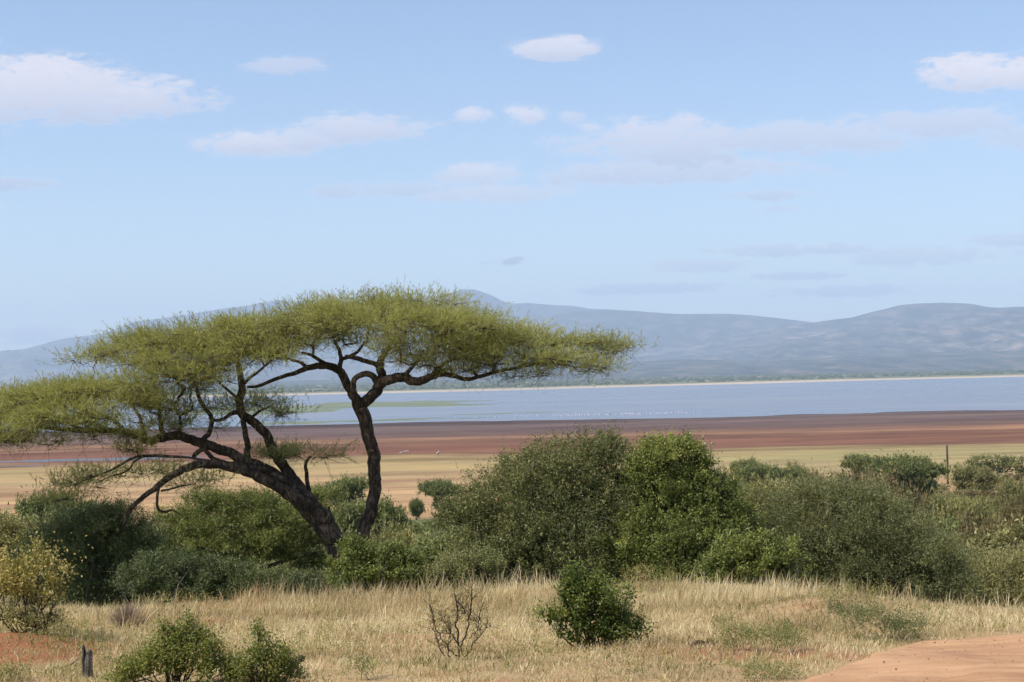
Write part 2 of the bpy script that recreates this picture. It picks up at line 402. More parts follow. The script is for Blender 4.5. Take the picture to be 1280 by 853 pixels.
# green flush on the right, streaks
grn = t.m('MULTIPLY', t.m('MULTIPLY', t.rng(Yw, 450, 540), t.rng(Yw, 735, 715)), t.m('MULTIPLY', t.rng(t.m('DIVIDE', X_, Y_), 0.02, 0.20), t.rng(wn, 0.38, 0.58)))
plain = t.mix(t.m('MULTIPLY', grn, 0.6), plain, (0.24, 0.24, 0.10))
stk = t.m('MULTIPLY', t.rng(wn2, 0.52, 0.66), t.rng(wn, 0.35, 0.6, .2, .8))
plain = t.mix(t.m('MULTIPLY', stk, t.rng(Yw, 700, 740, 0.9, 0.35)), plain, (0.25, 0.19, 0.10))
fleck = t.noise(t.vmul(FP, (0.014, 0.034, 1)), 1.0, 6, 0.7)
plain = t.mix(1.0, plain, t.ramp(t.m('ADD', t.m('MULTIPLY', fleck, .5), t.m('MULTIPLY', wn, .5)), [(0.40, (0.58, 0.56, 0.54)), (0.5, (0.98, 0.98, 0.98)), (0.60, (1.3, 1.26, 1.15))]), 'MULTIPLY')
stk2 = t.rng(t.noise(t.vmul(FP, (0.016, 0.06, 1)), 1.0, 5, 0.7), 0.54, 0.64, 0, 0.8)
plain = t.mix(t.m('MULTIPLY', stk2, t.rng(Yw, 730, 600)), plain, (0.27, 0.135, 0.08))
c = t.mix(t.rng(t.m('ADD', Y_, t.m('MULTIPLY', t.m('SUBTRACT', wn, 0.5), 160)), 330, 365), c, plain)
# far shore: pale beach then dull green plain, by height above the lake
far = t.ramp(t.rng(t.m('ADD', Z_, t.m('MULTIPLY', t.m('SUBTRACT', wn, 0.5), 0.5)), -0.3, 3.2), [(0.0, (0.30, 0.27, 0.24)), (0.10, (0.46, 0.39, 0.30)), (0.34, (0.42, 0.33, 0.24)), (0.42, (0.15, 0.16, 0.10)), (0.8, (0.13, 0.15, 0.09)), (1.0, (0.18, 0.17, 0.11))])
far = t.mix(t.rng(t.noise(t.vmul(FP, (0.0008, 0.002, 1)), 1.0, 4, 0.6), 0.5, 0.65, 0, .5), far, (0.34, 0.28, 0.19))
c = t.mix(t.rng(Y_, 3000, 3100), c, far)
t.l.new(c, b.inputs['Base Color']); b.inputs['Roughness'].default_value = 0.95; b.inputs['Specular IOR Level'].default_value = 0.1
bm_ = t.bump(t.m('ADD', g2, t.m('MULTIPLY', t.noise(FP, 60, 4, 0.6), 0.4)), 0.8, 0.04); t.l.new(bm_, b.inputs['Normal'])

# ground sheet
ys = [-4000., -1500, -500, -150, -60, -25, -10]; y = -4.0
while y < 12: ys.append(y); y += 0.8
while y < 34: ys.append(y); y += 0.2
while y < 120000: ys.append(y); y *= 1.0165
ys = np.array(ys + [120000.]); tx = np.linspace(-1, 1, 181); tx = tx * (0.55 + 0.45 * tx ** 2)
hw_ = 14 + 0.85 * np.maximum(ys, 0) + np.maximum(-ys, 0) * 0.9 + np.clip(ys, 0, 3000) * 0.0
YY = np.repeat(ys[:, None], len(tx), 1); XX = hw_[:, None] * tx[None]
ZZ = ground_z(XX, YY)
V_ = np.stack([XX, YY, ZZ], -1).reshape(-1, 3); nx = len(tx)
i, j = np.meshgrid(np.arange(len(ys) - 1), np.arange(nx - 1), indexing='ij')
Qg = np.stack([i * nx + j, i * nx + j + 1, (i + 1) * nx + j + 1, (i + 1) * nx + j], -1).reshape(-1, 4)
link('ground', mesh_from('ground', V_, [Qg], smooth=True, mat=M_GROUND), kind='structure', label='sloping savanna ground with grass ridge, scrub slope and bare lake flats')

# ------------------------------------------------------------------ lake
m, t, b = material('lake_water'); M_LAKE = m
P = t.pos()
wn = t.noise(t.vmul(P, (0.0012, 0.0035, 1)), 1.0, 5, 0.6)
b.inputs['Base Color'].default_value = (0.20, 0.25, 0.31, 1)
t.l.new(t.ramp(wn, [(0.38, (0.115, 0.13, 0.165)), (0.62, (0.215, 0.23, 0.26))]), b.inputs['Base Color'])
t.l.new(t.rng(wn, 0.4, 0.6, 0.24, 0.38), b.inputs['Roughness']); b.inputs['IOR'].default_value = 1.333
h1 = t.noise(t.vmul(P, (1, 1.4, 1)), 0.9, 3, 0.6)

V_ = np.array([[-9000, 1100, 0], [9000, 1100, 0], [9000, 9500, 0], [-9000, 9500, 0]], float)
nyl = 24; nxl = 24
gx, gy = np.meshgrid(np.linspace(-9000, 9000, nxl), np.linspace(1150, 9500, nyl))
Vl = np.stack([gx, gy, np.zeros_like(gx)], -1).reshape(-1, 3)
i, j = np.meshgrid(np.arange(nyl - 1), np.arange(nxl - 1), indexing='ij')
Ql = np.stack([i * nxl + j, i * nxl + j + 1, (i + 1) * nxl + j + 1, (i + 1) * nxl + j], -1).reshape(-1, 4)
link('lake', mesh_from('lake', Vl, [Ql], mat=M_LAKE), kind='structure', label='wide shallow lake of pale blue water')

# sheet of puddles on the mud at the left, and weedy sand bars in the lake
def blob_sheet(cx, cy, rx, ry, h, z0, seed, wob_=0.45, rings=6, seg=64, drop=0.3):
    a = np.linspace(0, 2 * np.pi, seg, endpoint=False)
    rad = 1 + wob_ * fbm(np.cos(a) * 1.6 + seed, np.sin(a) * 1.6 + seed * 2, 4) * 1.6
    V = [[cx, cy, z0 + h]]; 
    for k_ in range(1, rings + 1):
        s = k_ / rings
        z = z0 + h * (1 - s ** 3) - (drop if k_ == rings else 0)
        V += [[cx + rx * rad[q] * s * math.cos(a[q]), cy + ry * rad[q] * s * math.sin(a[q]), z] for q in range(seg)]
    V = np.array(V); jj = np.arange(seg); T = np.stack([np.zeros(seg, int), 1 + jj, 1 + (jj + 1) % seg], 1); Q = []
    for k_ in range(rings - 1):
        o = 1 + k_ * seg; Q.append(np.stack([o + jj, o + seg + jj, o + seg + (jj + 1) % seg, o + (jj + 1) % seg], 1))
    return V, np.vstack(Q), T
m, t, b = material('puddle_water'); M_PUD = m
b.inputs['Base Color'].default_value = (0.10, 0.085, 0.08, 1); b.inputs['Roughness'].default_value = 0.38; b.inputs['Specular IOR Level'].default_value = 0.35
for (px, py, rx, ry, s) in [(45, 577, 26, 13, 1.), (140, 574.5, 38, 11, 2.), (215, 571, 24, 8, 3.), (20, 583, 12, 5, 4.), (-60, 580, 26, 12, 5.)]:
    p = gp(px, py)
    V, Q, T = blob_sheet(p[0], p[1], rx, ry, 0.0, 0, s, 0.7, 5, 48, 0)
    V[:, 2] = np.max(ground_z(V[:, 0], V[:, 1])) * 0 + ground_z(V[:, 0], V[:, 1]) + 0.05
    link('puddle', mesh_from('puddle', V, [Q, T], smooth=True, mat=M_PUD), kind='structure')
m, t, b = material('weed_bank'); M_WEED = m
P = t.pos(); n_ = t.noise(t.vmul(P, (0.03, 0.12, 1)), 1.0, 5, 0.7)
t.l.new(t.ramp(n_, [(0.35, (0.09, 0.12, 0.065)), (0.55, (0.14, 0.165, 0.085)), (0.68, (0.33, 0.30, 0.22))]), b.inputs['Base Color'])
def lakept(px, py):
    d = ray(px, py); s = -CZ / d[2]; return CAM + d * s
for (px, py, hwp, hhp, h, s) in [(430, 508, 165, 4.6, 0.5, 1.3), (330, 513, 110, 4.5, 0.5, 9.3), (520, 503.0, 95, 1.3, 0.35, 2.1), (445, 526.5, 75, 1.8, .35, 3.7), (350, 529.5, 50, 2.0, .35, 5.9), (520, 523.5, 40, .7, .25, 7.2), (30, 523, 80, 3, .4, 6.1),
                              (600, 518.0, 45, .45, .25, 8.2), (660, 516, 50, .45, .22, 4.2), (585, 523, 30, .4, .2, 5.2)]:
    p = lakept(px, py); q = lakept(px + hwp, py); v0 = lakept(px, py - hhp)
    V, Q, T = blob_sheet(p[0], p[1], abs(q[0] - p[0]), max(abs(v0[1] - p[1]), 8), h, 0, s, 0.55, 5, 160, 0.9)
    link('weed_bank', mesh_from('weed_bank', V, [Q, T], smooth=True, mat=M_WEED), kind='structure')

# ------------------------------------------------------------------ far hills
m, t, b = material('hill_slopes'); M_HILL = m
P = t.pos(); X_, Y_, Z_ = t.sep(P)
a1 = t.noise(t.vmul(P, (0.0036, 0.0014, 0.0056)), 1.0, 7, 0.74); a2 = t.noise(t.vmul(P, (0.0004, 0.0003, 0.0011)), 1.0, 4, 0.55)
hc = t.ramp(a1, [(0.34, (0.010, 0.018, 0.022)), (0.5, (0.045, 0.052, 0.045)), (0.66, (0.16, 0.125, 0.095))])
cliff = t.m('MULTIPLY', t.m('MULTIPLY', t.rng(a2, 0.50, 0.62), t.rng(a1, 0.42, 0.62)), t.m('MULTIPLY', t.rng(Z_, 90, 250), t.rng(Z_, 820, 520)))
hc = t.mix(t.m('MULTIPLY', cliff, t.rng(t.noise(t.vmul(P, (0.006, 0.003, 0.012)), 1.0, 5, 0.7), 0.42, 0.6, 0, .7)), hc, (0.36, 0.25, 0.20))
t.l.new(hc, b.inputs['Base Color']); b.inputs['Roughness'].default_value = 1
def hill_range(pts, Yr, depth, seed, label, rough=0.10, sharp=1.0):
    pts = np.array(pts, float); W = at(pts[:, 0], pts[:, 1], np.full(len(pts), Yr))
    NH = 640 if Yr > 30000 else 420; xs = np.linspace(W[0, 0], W[-1, 0], NH)
    h = np.interp(xs, W[:, 0], W[:, 2])
    k_ = np.exp(-0.5 * (np.arange(-4, 5) / 0.8) ** 2); k_ /= k_.sum(); h = np.convolve(np.pad(h, 4, 'edge'), k_, 'valid')
    ts = np.concatenate([np.linspace(0, 1, 70), np.linspace(1.02, 1.5, 12)])
    X, T = np.meshgrid(xs, ts)
    Y = Yr - depth * (1 - T)
    wx = X + 700 * fbm(X / 2600 + seed, Y / 2600, 3)
    sp = ridged(wx / 1500 + seed, Y / 5200 + seed, 4)
    sp2 = ridged(X / 480 + seed, Y / 1500 + seed, 4)
    e = np.clip(T, 0, 1)
    base = 0.12 * e + 0.88 * e ** 1.7
    cut = 4 * e * (1 - e) * (1 - e ** 4)
    H = h[None] * (base * (1 + 0.0 * sp) + cut * (0.62 * (sp - 0.5) + 0.26 * (sp2 - 0.5)))
    H = np.where(T > 1, h[None] * (1 - (T - 1) * 1.2), H)
    H = H + h[None] * rough * 0.05 * fbm(X / 500 + seed, Y / 500, 3) * np.clip(e * 2, 0, 1)
    H = np.maximum(H, 1.0)
    V = np.stack([X, Y, H], -1).reshape(-1, 3); n = NH; r = len(ts)
    i, j = np.meshgrid(np.arange(r - 1), np.arange(n - 1), indexing='ij')
    Q = np.stack([i * n + j, i * n + j + 1, (i + 1) * n + j + 1, (i + 1) * n + j], -1).reshape(-1, 4)
    link('hills', mesh_from('hills', V, [Q], smooth=True, mat=M_HILL), kind='structure', label=label)
hill_range([(-900, 492), (-500, 480), (-250, 468), (-60, 448), (0, 439), (30, 437), (75, 424), (131, 417), (167, 402), (210, 397), (272, 387), (315, 381), (347, 375), (362, 377), (380, 376), (430, 378), (500, 376), (550, 370), (566, 365), (578, 361.5), (594, 362), (604, 366), (616, 370), (630, 378), (645, 380), (660, 378.5), (675, 380), (700, 382), (714, 382), (734, 386), (767, 387), (800, 389), (860, 396), (960, 410), (1300, 430), (2300, 460)],
           34000, 9000, 1.0, 'far hazy blue ridge with a domed summit on the skyline')
hill_range([(-900, 500), (200, 478), (420, 440), (560, 408), (660, 396), (740, 388), (810, 390), (850, 393), (905, 392.5), (935, 394), (960, 396.5), (990, 400), (1025, 404), (1080, 410), (1150, 420), (1500, 450), (2300, 460)],
           28500, 8500, 4.4, 'middle blue ridge sloping down to the right')
hill_range([(500, 480), (700, 462), (860, 432), (960, 412), (1010, 405), (1025, 402), (1065, 397), (1085, 391), (1105, 387), (1122, 382), (1140, 380), (1180, 378.5), (1215, 380), (1235, 384), (1250, 385), (1268, 383.5), (1290, 384), (1400, 377), (1550, 388), (1800, 400), (2300, 430)],
           24500, 9000, 8.2, 'nearest blue ridge with a broad rounded top at the right')
hill_range([(-900, 500), (500, 473), (640, 462), (760, 454), (860, 449), (960, 452), (1060, 446), (1180, 440), (1280, 438), (1500, 430), (2300, 430)],
           15500, 4500, 12.7, 'low pale foothills along the foot of the ridges')

# ------------------------------------------------------------------ dirt track
m, t, b = material('track_dirt'); M_TRACK = m
P = t.pos()
a1 = t.noise(P, 1.3, 6, 0.65); a2 = t.noise(P, 22, 5, 0.75); 
n = t.new('ShaderNodeMapping'); n.inputs['Rotation'].default_value = (0, 0, math.radians(-38)); n.inputs['Scale'].default_value = (0.5, 6, 1); t.l.new(P, n.inputs[0])
a3 = t.noise(n.outputs[0], 1.0, 5, 0.6)
tcol = t.ramp(t.m('ADD', t.m('MULTIPLY', a1, 0.5), t.m('MULTIPLY', a3, 0.5)), [(0.36, (0.31, 0.155, 0.070)), (0.5, (0.43, 0.235, 0.112)), (0.64, (0.52, 0.30, 0.152))])
tcol = t.mix(t.rng(a2, 0.55, 0.8, 0, .5), tcol, (0.32, 0.17, 0.10))
t.l.new(tcol, b.inputs['Base Color']); b.inputs['Roughness'].default_value = 0.95
t.l.new(t.bump(t.m('ADD', a2, t.m('MULTIPLY', a3, 1.5)), 0.6, 0.02), b.inputs['Normal'])
edge = np.array([gp(px, py) for (px, py) in [(1000, 856), (1040, 838), (1075, 826), (1110, 813), (1150, 804), (1200, 798.5), (1250, 796.5)]])
ex = np.concatenate([[-0.5, 1.6], edge[:, 0], [6.5, 9, 16]]); ey = np.concatenate([[2.0, 10.0], edge[:, 1], [16.9, 16.4, 15.0]])
def track_y(x): return np.interp(x, ex, ey) + 0.16 * fbm(np.asarray(x) * 1.7, np.asarray(x) * 0 + 3, 4)
gxs = np.linspace(-0.4, 15.5, 260); sw = np.linspace(0, 1, 60) ** 1.25
G = np.zeros((260, 60, 2)); G[..., 0] = gxs[:, None]; G[..., 1] = track_y(gxs)[:, None] * (1 - sw[None]) + (-3.0) * sw[None]
gz = ground_z(G[..., 0], G[..., 1]); dE = track_y(gxs)[:, None] - G[..., 1]
lift = 0.03 - 0.018 * (np.exp(-((dE - 0.9) / .28) ** 2) + np.exp(-((dE - 2.4) / .3) ** 2)) + 0.012 * fbm(G[..., 0] * 2.5, G[..., 1] * 2.5, 4)
lift[:, 0] = -0.06
Vt = np.concatenate([G, (gz + lift)[..., None]], -1).reshape(-1, 3); nn = 60
i, j = np.meshgrid(np.arange(259), np.arange(nn - 1), indexing='ij')
Qt = np.stack([i * nn + j, (i + 1) * nn + j, (i + 1) * nn + j + 1, i * nn + j + 1], -1).reshape(-1, 4)[:, ::-1]
link('dirt_track', mesh_from('dirt_track', Vt, [Qt], smooth=True, mat=M_TRACK), kind='structure', label='curving orange dirt track')
def on_track(x, y): return track_y(x) - y

# ------------------------------------------------------------------ foliage builders
def sticks(P0, P1, R0, R1, sides=3):
    n = len(P0); T = unit(P1 - P0); N = unit(np.cross(T, np.array([0.31, 0.2, 0.93]))); B = np.cross(T, N)
    a = np.linspace(0, 2 * np.pi, sides, endpoint=False)
    off = N[:, None] * np.cos(a)[None, :, None] + B[:, None] * np.sin(a)[None, :, None]
    R0 = np.broadcast_to(R0, n); R1 = np.broadcast_to(R1, n)
    V = np.concatenate([P0[:, None] + off * R0[:, None, None], P1[:, None] + off * R1[:, None, None]], 1).reshape(-1, 3)
    b = np.arange(n)[:, None] * 2 * sides; j = np.arange(sides); j2 = (j + 1) % sides
    Q = np.stack([b + j, b + j2, b + sides + j2, b + sides + j], -1).reshape(-1, 4)
    return V, Q

def shoots(P, D, n_leaf, length, leaf_len, leaf_w, R, spread=0.8, droop=0.0, jitter=0.02, tint0=None, tvar=0.18, tipt=0.25):
    """leaves strung along many short shoots: P base, D unit direction"""
    n = len(P)
    ln = length * R.uniform(0.6, 1.25, n) * np.where(R.uniform(size=n) < .1, 1.8, 1)
    s = (np.arange(n_leaf) + R.uniform(0, 1, (n, n_leaf))) / n_leaf
    pos = P[:, None] + D[:, None] * (ln[:, None] * s)[..., None]
    pos[..., 2] -= droop * (ln[:, None] * s) ** 2
    pos += R.normal(0, jitter, pos.shape)
    ax = unit(D[:, None] * R.uniform(0.3, 1.1, (n, n_leaf, 1)) + R.normal(0, spread, (n, n_leaf, 3)) * 0.7)
    tint = (tint0[:, None] if tint0 is not None else 0.45) + R.normal(0, tvar, (n, n_leaf)) + tipt * (s - 0.5)
    ll = leaf_len * R.uniform(0.65, 1.3, n * n_leaf)
    return pos.reshape(-1, 3), ax.reshape(-1, 3), ll, leaf_w * (ll / leaf_len), np.clip(tint, 0, 1).ravel()

def limb3(spec, Y0, n=7):
    """(px, py, width px, depth offset) -> smooth centre line and radii"""
    s = np.array(spec, float); Yd = Y0 + s[:, 3]
    P = at(s[:, 0], s[:, 1], Yd); Rr = s[:, 2] / 2 / F * Yd
    Q = spline(np.column_stack([P, Rr]), n)
    return Q[:, :3], np.maximum(Q[:, 3], 0.006)

def umbrella_tree(name, label, Y0, base, trunk, limbs, pads, stubs, seed, group=None, dens=1.0):
    R = np.random.default_rng(seed)
    root = empty(name, base, label, 'tree', group); O = np.array(base)
    allp = []; allr = []
    def part(pname, specs, sides, ridge):
        bag = Bag()
        for q, sp in enumerate(specs):
            P, Rr = limb3(sp, Y0); k_ = R.normal(0, 1, P.shape); 
            P = P + np.cumsum(k_, 0) * 0 + fbm(np.arange(len(P)) * 0.35 + seed + q, np.arange(3)[:, None] * 9.1, 3).T * Rr[:, None] * 0.3
            V, Q, T = tube(P, Rr, sides, ridge, seed * 3.1 + q)
            bag.add(V - O, Q, T); allp.append(P); allr.append(Rr)
        me = bag.mesh(pname, M_BARK); return link(pname, me, root)
    part('trunk', [trunk], 22, 0.22)
    for sp in limbs: part('branch', [sp], 14, 0.18)
    for sp in stubs: part('branch', [sp], 8, 0.1)
    node = np.vstack(allp); par = np.full(len(node), -1); w0 = np.concatenate(allr)
    # only limbs thinner than the trunk's middle carry twigs
    ok = np.concatenate([(np.zeros(len(p), bool) if i_ == 0 else np.arange(len(p)) > len(p) * 0.3) for i_, p in enumerate(allp)])
    nodes = node[ok]; parent = np.full(len(nodes), -1); cnt = np.zeros(len(nodes))
    # clumps
    C = []; padi = []
    for pi_, (px, py, hw, hh, dy, hd, dn) in enumerate(pads):
        c = at(px, py + 5, Y0 + dy); a = hw / F * Y0; h = hh / F * Y0
        n = max(4, int(6.4 * a * hd * dn * dens))
        rho = np.sqrt(R.uniform(0, 1, n)) * 0.95; ph = R.uniform(0, 2 * np.pi, n)
        # outline ragged in plan
        rag_ = 1 + 0.22 * fbm(np.cos(ph) * 1.5 + seed + pi_, np.sin(ph) * 1.5, 3)
        dome = np.sqrt(np.clip(1 - rho ** 2, 0.03, 1))
        s = 1 - 1.55 * R.uniform(0, 1, n) ** 1.5
        x = c[0] + a * rho * rag_ * np.cos(ph); y_ = c[1] + hd * rho * rag_ * np.sin(ph)
        z = c[2] + h * dome * s + (x - c[0]) * -0.0227 * 0
        C.append(np.stack([x, y_, z], 1)); padi += [pi_] * n
    C = np.vstack(C); padi = np.array(padi)
    cen = np.array([at(p[0], p[1], Y0 + p[4]) for p in pads])[padi]
    # twigs
    order = np.argsort([np.min(np.linalg.norm(nodes - c - np.array([0, 0, -0.2]), axis=1)) for c in C])
    paths = []
    for ci in order:
        c = C[ci]
        dv = c - nodes; d = np.linalg.norm(dv, axis=1) + 1.2 * np.maximum(0, -dv[:, 2])
        k_ = int(np.argmin(d)); N0 = nodes[k_]; L_ = np.linalg.norm(c - N0)
        if L_ < 0.05: continue
        m1 = N0 * 0.5 + c * 0.5; m1[2] = N0[2] + 0.62 * (c[2] - N0[2]) - 0.05 * L_; m1 += R.normal(0, 0.10 * L_, 3)
        ns = 6; s = np.linspace(0, 1, ns + 1)[:, None]
        Pp = (1 - s) ** 2 * N0 + 2 * s * (1 - s) * m1 + s * s * c
        Pp[1:-1] += R.normal(0, 0.035 * min(L_, 1.2), (ns - 1, 3))
        st = len(nodes); nodes = np.vstack([nodes, Pp[1:]])
        parent = np.concatenate([parent, [k_], np.arange(st, st + ns - 1)]); cnt = np.concatenate([cnt, np.zeros(ns)])
        cnt[st + ns - 1] = 1; paths.append((k_, st, ns))
    for q in range(len(nodes) - 1, -1, -1):
        if parent[q] >= 0: cnt[parent[q]] += cnt[q]
    rad = 0.0075 * np.maximum(cnt, 1) ** 0.46
    bag = Bag()
    for (k_, st, ns) in paths:
        idx = np.r_[k_, np.arange(st, st + ns)]; Pq = nodes[idx]; rr = rad[idx].copy(); rr[0] = min(rr[0], rr[1] * 1.15)
        V, Q, T = tube(Pq, rr, 6 if rr[0] > 0.02 else 4, 0, 0, False); bag.add(V - O, Q)
    # fine bare twiglets
    n = 12 * len(C); ci = np.repeat(np.arange(len(C)), 12)
    D = unit(R.normal(0, 1, (n, 3)) * np.array([1, 1, 0.35]) - np.array([0, 0, .15]) + (C[ci] - cen[ci]) * np.array([.7, .7, .2]))
    P1 = C[ci] + D * R.uniform(0.2, 0.6, (n, 1)); V, Q = sticks(C[ci] - O, P1 - O, 0.007, 0.0025); bag.add(V, Q)
    P2 = P1 + unit(D + R.normal(0, .6, (n, 3))) * 0.22; V, Q = sticks(P1 - O, P2 - O, 0.0035, 0.002); bag.add(V, Q)
    link('twigs', bag.mesh('twigs', M_TWIG), root, kind='stuff')
    # leafy sprays
    ns = np.array([int(pads[p][6] ** 0.3 * 50) for p in padi]); idx = np.repeat(np.arange(len(C)), ns); n = len(idx)
    P = C[idx] + R.normal(0, 1, (n, 3)) * np.array([0.34, 0.34, 0.085]) + np.array([0, 0, 0.03])
    outw = (C[idx] - cen[idx]) * np.array([1, 1, 0.3]); outw /= (np.linalg.norm(outw, axis=1, keepdims=True) + 0.6)
    D = unit(outw * 1.0 + R.normal(0, 0.42, (n, 3)) + np.array([0, 0, 0.52]))
    ct = 0.45 + R.normal(0, 0.13, len(C)) 
    pos, ax, ll, lw, tn = shoots(P, D, 17, 0.44, 0.085, 0.0155, R, 0.24, 0.3, 0.012, ct[idx] + R.normal(0, .07, n), 0.05)
    link('crown', leaf_mesh('crown', pos, ax, ll, lw, M_AC, tn, R, O, flat=2.0), root)
    return root

# ---- the two umbrella acacias
YR, YL = 48.0, 47.3
tr_R = [(472, 792, 26, 0), (464, 735, 19, 0), (458, 690, 16, 0), (456, 664, 15.5, 0), (464.5, 637, 15, 0), (468, 612, 15.5, 0), (468, 583, 16, 0), (463, 556, 16, 0), (455, 524, 17, 0), (449.5, 508, 18, 0)]
lm_R = [[(449.5, 512, 15, 0), (445, 500, 13, 0), (438.5, 489, 11.5, .1), (431, 473, 11, .1), (423, 462.5, 10, 0), (411, 458, 9.5, -.1), (398, 457.5, 8.5, -.1), (384, 460, 7.5, -.1), (370, 466, 6, -.1), (350, 472, 5, -.1), (337, 477, 4.5, 0), (324, 482.5, 4, 0), (309, 484, 3, 0)],
        [(450, 511, 15, 0), (458, 500, 14, 0), (470, 490, 13.5, 0), (478, 479, 14, -.1), (490, 474.5, 12.5, -.2), (505, 472.5, 12, -.2), (516, 477, 11, -.3), (527, 476, 10.5, -.3), (540, 470.5, 9, -.4), (553, 467, 8, -.4), (567, 470, 6, -.5), (583, 474, 5.5, -.5), (600, 470.5, 5, -.6), (625, 464, 4.2, -.6), (655, 458, 3.2, -.5), (690, 452, 2.4, -.3)],
        [(449, 506, 9, -.1), (443.5, 495, 8, -.15), (441.5, 484, 7.5, -.2), (445, 473.5, 7, -.2), (455, 468, 7.5, -.15), (464, 469.5, 8, -.1), (473, 479, 9, 0), (474, 486, 9, 0)],
        [(476, 486, 12, 0), (477, 470, 11, -.1), (475, 458, 10, -.2), (479, 447, 8, -.3), (486, 435, 6, -.6), (492, 425, 4, -.9)],
        [(411, 458, 6, 0), (400, 451, 5, .2), (389, 444, 4, .3), (377, 441, 3, .4)],
        [(424, 463, 7, 0), (426, 450, 5.5, .3), (424, 438, 4.5, .5), (418, 426, 3, .8)],
        [(425, 451, 5, .2), (436, 446, 5, .3), (447, 440, 4, .3), (455, 430, 3, .5)],
        [(432, 446, 5, .0), (446, 448, 6, -.2), (458, 452, 6, -.3), (468, 455, 6, -.2), (476, 462, 6, -.1)],
        [(540, 470, 6, -.4), (548, 461, 5, -.3), (560, 452, 4, -.1), (580, 445, 3, .2)],
        [(597, 471, 4, -.6), (590, 460, 3.5, -.3), (600, 445, 3, .2), (630, 436, 2.5, .4)],
        [(505, 472, 7, -.2), (512, 462, 5, .2), (523, 450, 4, .6), (530, 438, 3, 1.)],
        [(384, 460, 5, 0), (375, 453, 4, .3), (362, 449, 3, .5), (350, 440, 2.5, .8)]]
pd_R = [(450, 388, 72, 19, 0, 2.0, 1), (510, 385, 66, 18, 0.5, 2.0, 1), (568, 400, 42, 9, -.3, 1.4, 1), (395, 393, 38, 13, -.5, 1.6, 1), (400, 412, 48, 14, -1.2, 1.6, 1),
        (480, 406, 95, 22, -1.8, 1.8, 1.1), (545, 420, 80, 24, -1.8, 1.8, 1.1), (500, 432, 32, 16, -2.0, .8, 1), (545, 446, 55, 12, -1.6, 1.2, 1), (615, 430, 66, 17, -.6, 2.0, 1),
        (660, 430, 62, 17, 0, 1.8, .9), (640, 449, 66, 12, -1.2, 1.5, 1), (705, 432, 48, 14, .3, 1.3, .8), (745, 429, 32, 9, .2, 1.0, .8), (768, 437, 17, 7, 0, .6, .8),
        (705, 453, 48, 11, -.8, 1.4, .9), (735, 456, 25, 7, -.5, .8, .7), (600, 458, 50, 8, -.8, 1.3, .8), (665, 465, 45, 6, -.5, 1.0, .6), (368, 425, 28, 11, -0.4, 1.0, .9), (350, 415, 30, 15, 0.3, 1.2, .9),
        (500, 398, 100, 18, 2.3, 1.8, .8), (610, 420, 85, 14, 2.2, 1.8, .8), (415, 402, 60, 16, 2.2, 1.6, .8), (560, 443, 60, 10, 1.6, 1.5, .6), (440, 425, 40, 9, 1.6, 1.4, .6)]
bR = stand(472, YR)
umbrella_tree('umbrella_acacia', 'flat-crowned acacia at right of the pair, on one slim upright forked trunk', YR, bR, tr_R, lm_R, pd_R, [], 11)

